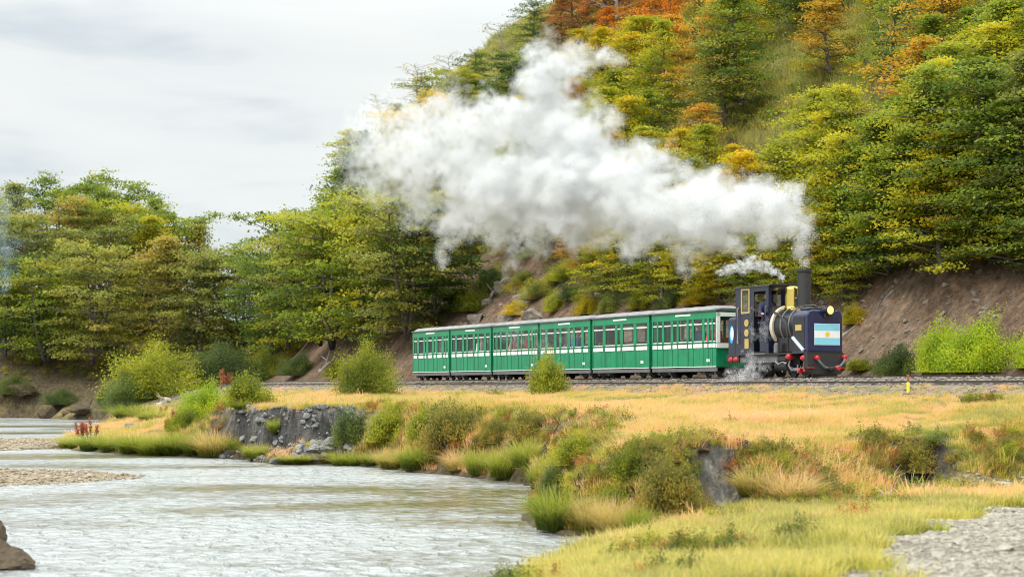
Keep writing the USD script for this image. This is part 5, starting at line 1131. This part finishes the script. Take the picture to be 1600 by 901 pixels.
# ------------------------------------------------------------------ steam: clouds of very fine flecks that scatter light like droplets
R4 = np.random.default_rng(404)
def steam(name, label, blobs, depth, m, flake, sigma, cell, warp=1.0, thick=1.0, seed=0, scale=1.0, sharp=.8, puff=.06):
    """A cloud of flecks. blobs: (column, row, radius, strength) of its billows, set at depth(column) metres from the camera; sigma: how much light a metre of the densest part stops."""
    B_ = []
    for (px, py, rp, w) in blobs:
        Y = depth(px); B_.append((*at(px, py, Y), rp * Y / F, w))
    B_ = np.array(B_); mr = 1.5
    lo_ = (B_[:, :3] - B_[:, 3:4] * mr).min(0); hi_ = (B_[:, :3] + B_[:, 3:4] * mr).max(0)
    n_ = np.ceil((hi_ - lo_) / cell).astype(int)
    ax = [lo_[k] + (np.arange(n_[k]) + .5) * cell for k in range(3)]
    near = np.zeros(n_, bool)
    for (cx, cy, cz, r, w) in B_:
        sl = tuple(slice(max(int((c - r * mr - l) / cell), 0), int((c + r * mr - l) / cell) + 1) for c, l in zip((cx, cy, cz), lo_)); near[sl] = True
    ii = np.argwhere(near); p = np.stack([ax[k][ii[:, k]] for k in range(3)], 1)
    wn = np.stack([meshkit.fbm(p * scale * .62 + 11 * j, 3, seed + j) - .5 for j in range(3)], -1)
    wn2 = np.stack([meshkit.fbm(p * scale * 2.1 + 17 * j, 2, seed + 20 + j) - .5 for j in range(3)], -1)
    fine = meshkit.fbm(p * scale * 1.9, 4, seed + 7) - .5
    Dn = np.zeros(len(p)); rm = np.median(B_[:, 3])
    for (cx, cy, cz, r, w) in B_:
        q = (p - (cx, cy, cz)) * np.array([1, 1 / thick, 1]); s_ = np.where(np.abs(q).max(1) < 1.7 * r)[0]
        if not len(s_): continue
        dd = 1 - np.linalg.norm(q[s_] / r + (wn[s_] * .9 + wn2[s_] * .75) * warp, axis=1) + fine[s_] * 1.15 * warp
        Dn[s_] = np.maximum(Dn[s_], w * sstep(dd / sharp) ** 1.3)
    # each puff is a soft ball of very fine flecks; thicker places get puffs of somewhat larger flecks
    pi = UsdGeom.PointInstancer.Define(stage, '/World/' + name); tag(pi, label, None, None, 'stuff')
    paths, pos, idx_, K = [], [], [], 60
    for tier, (fl, sd, sel_) in enumerate(((flake, puff, Dn < .55), (flake * 2.4, puff * 1.25, Dn >= .55))):
        A = fl * fl * .433 * .5
        for k in range(4):
            q = R4.normal(size=(K, 3)) * sd
            a = unit(R4.normal(size=(K, 3))); b = unit(np.cross(a, R4.normal(size=(K, 3)))); s = fl * R4.uniform(.6, 1.3, (K, 1)) * .577
            v = np.stack([q + a * s, q + (-.5 * a + .866 * b) * s, q + (-.5 * a - .866 * b) * s], 1).reshape(-1, 3)
            paths.append(obj('puff', (v, np.arange(3 * K).reshape(-1, 3)), m, pi).GetPath())
        c = R4.poisson(np.where(sel_, Dn * sigma * cell ** 3 / A / K, 0))
        pos.append(np.repeat(p, c, 0) + R4.uniform(-.5, .5, (c.sum(), 3)) * cell); idx_.append(tier * 4 + R4.integers(0, 4, c.sum()))
    pos = np.vstack(pos); n = len(pos); a = R4.uniform(0, np.pi, n)
    pi.CreatePrototypesRel().SetTargets(paths)
    pi.CreateProtoIndicesAttr(Vt.IntArray.FromNumpy(np.concatenate(idx_).astype(np.int32)))
    pi.CreatePositionsAttr(Vt.Vec3fArray.FromNumpy(pos.astype(np.float32)))
    pi.CreateOrientationsAttr(Vt.QuathArray([Gf.Quath(float(math.cos(t)), 0, 0, float(math.sin(t))) for t in a]))
    if STATS is not None: STATS[name] = n
STATS = globals().get('STATS')
dm = lambda px: 46.6 + (1258 - px) * .026
big = [(1258, 414, 10, .8), (1257, 400, 14, .85), (1253, 384, 20, .9), (1248, 365, 28, .95), (1238, 345, 36, 1), (1222, 325, 46, 1), (1180, 325, 56, 1), (1120, 330, 60, 1), (1050, 325, 66, 1), (985, 305, 74, 1), (920, 285, 82, 1), (860, 295, 74, 1), (800, 290, 74, .9), (740, 275, 66, .7), (680, 250, 70, .48), (620, 235, 66, .32), (580, 240, 52, .25), (560, 270, 50, .12), (560, 200, 40, .10), (600, 180, 44, .16),
       (930, 220, 50, .9), (880, 205, 60, .9), (850, 155, 56, .9), (850, 110, 46, .9), (900, 95, 32, .9), (940, 92, 22, .7), (968, 94, 14, .5), (820, 195, 56, .75), (760, 195, 56, .5), (700, 190, 56, .42), (640, 185, 46, .3), (955, 185, 24, .7),
       (900, 350, 48, .8), (830, 360, 48, .6), (770, 350, 48, .5), (720, 335, 48, .5), (700, 380, 22, .5), (694, 408, 15, .45), (800, 410, 18, .3), (788, 435, 10, .25), (1070, 395, 28, .7), (1078, 420, 14, .6), (1016, 405, 10, .4), (1150, 375, 26, .8), (1000, 370, 40, .8), (660, 310, 40, .4), (600, 300, 36, .14), (640, 345, 30, .15)]
steam('steam_plume', 'huge white steam plume streaming back from the chimney over the train', [(a, b, c * 1.12, d) for a, b, c, d in big], dm, 'steam', .0115, 2.8, .085, 1.0, 1.0, 5)
steam('chimney_smoke', 'grey smoke turning dark just above the chimney', [(1258, 408, 12, .5), (1256, 392, 17, .45), (1256, 370, 22, .25), (1262, 345, 20, .15), (1262, 315, 18, .12)], dm, 'smoke_grey', .009, 3.0, .04, 1.0, 1.0, 15, 3.0, puff=.03)
steam('steam_jet', 'narrow white steam jet blowing back from the brass dome', [(1226, 440, 4.5, .9), (1222, 433, 7, .9), (1214, 426, 9, .9), (1206, 421, 11, .9), (1196, 417, 12, .9), (1184, 415, 14, .85), (1170, 414, 16, .75), (1154, 416, 15, .6), (1140, 419, 13, .45), (1126, 423, 10, .3)], lambda px: 46.6 + (1258 - px) * .01, 'steam', .008, 7.0, .03, .8, 1.0, 25, 3.0, puff=.025)
steam('ground_steam', 'low white steam blowing around the wheels under the cab', [(1160, 584, 18, .8), (1176, 578, 20, .6), (1140, 588, 15, .5), (1195, 572, 16, .3), (1172, 556, 16, .22), (1120, 592, 14, .2), (1185, 515, 26, .05)], lambda px: 46.2, 'steam', .007, 6.5, .03, 1.0, .6, 35, 3.4, puff=.03)
steam('thin_steam', 'thin veil of steam drifting past the middle carriages', [(850, 535, 40, .10), (805, 525, 34, .08), (880, 525, 30, .08), (820, 480, 26, .06), (845, 570, 20, .05)], lambda px: 57.0 + (860 - px) * .035, 'steam', .007, 3.2, .05, 1.1, .35, 45, 2.0, puff=.05)
steam('blue_smoke', 'faint blue smoke drifting at the left edge before the far wood', [(4, 330, 34, .32), (6, 380, 36, .34), (2, 430, 34, .25), (12, 300, 24, .18)], lambda px: 78.0, 'smoke_blue', .012, .9, .12, .9, .8, 55, puff=.10)
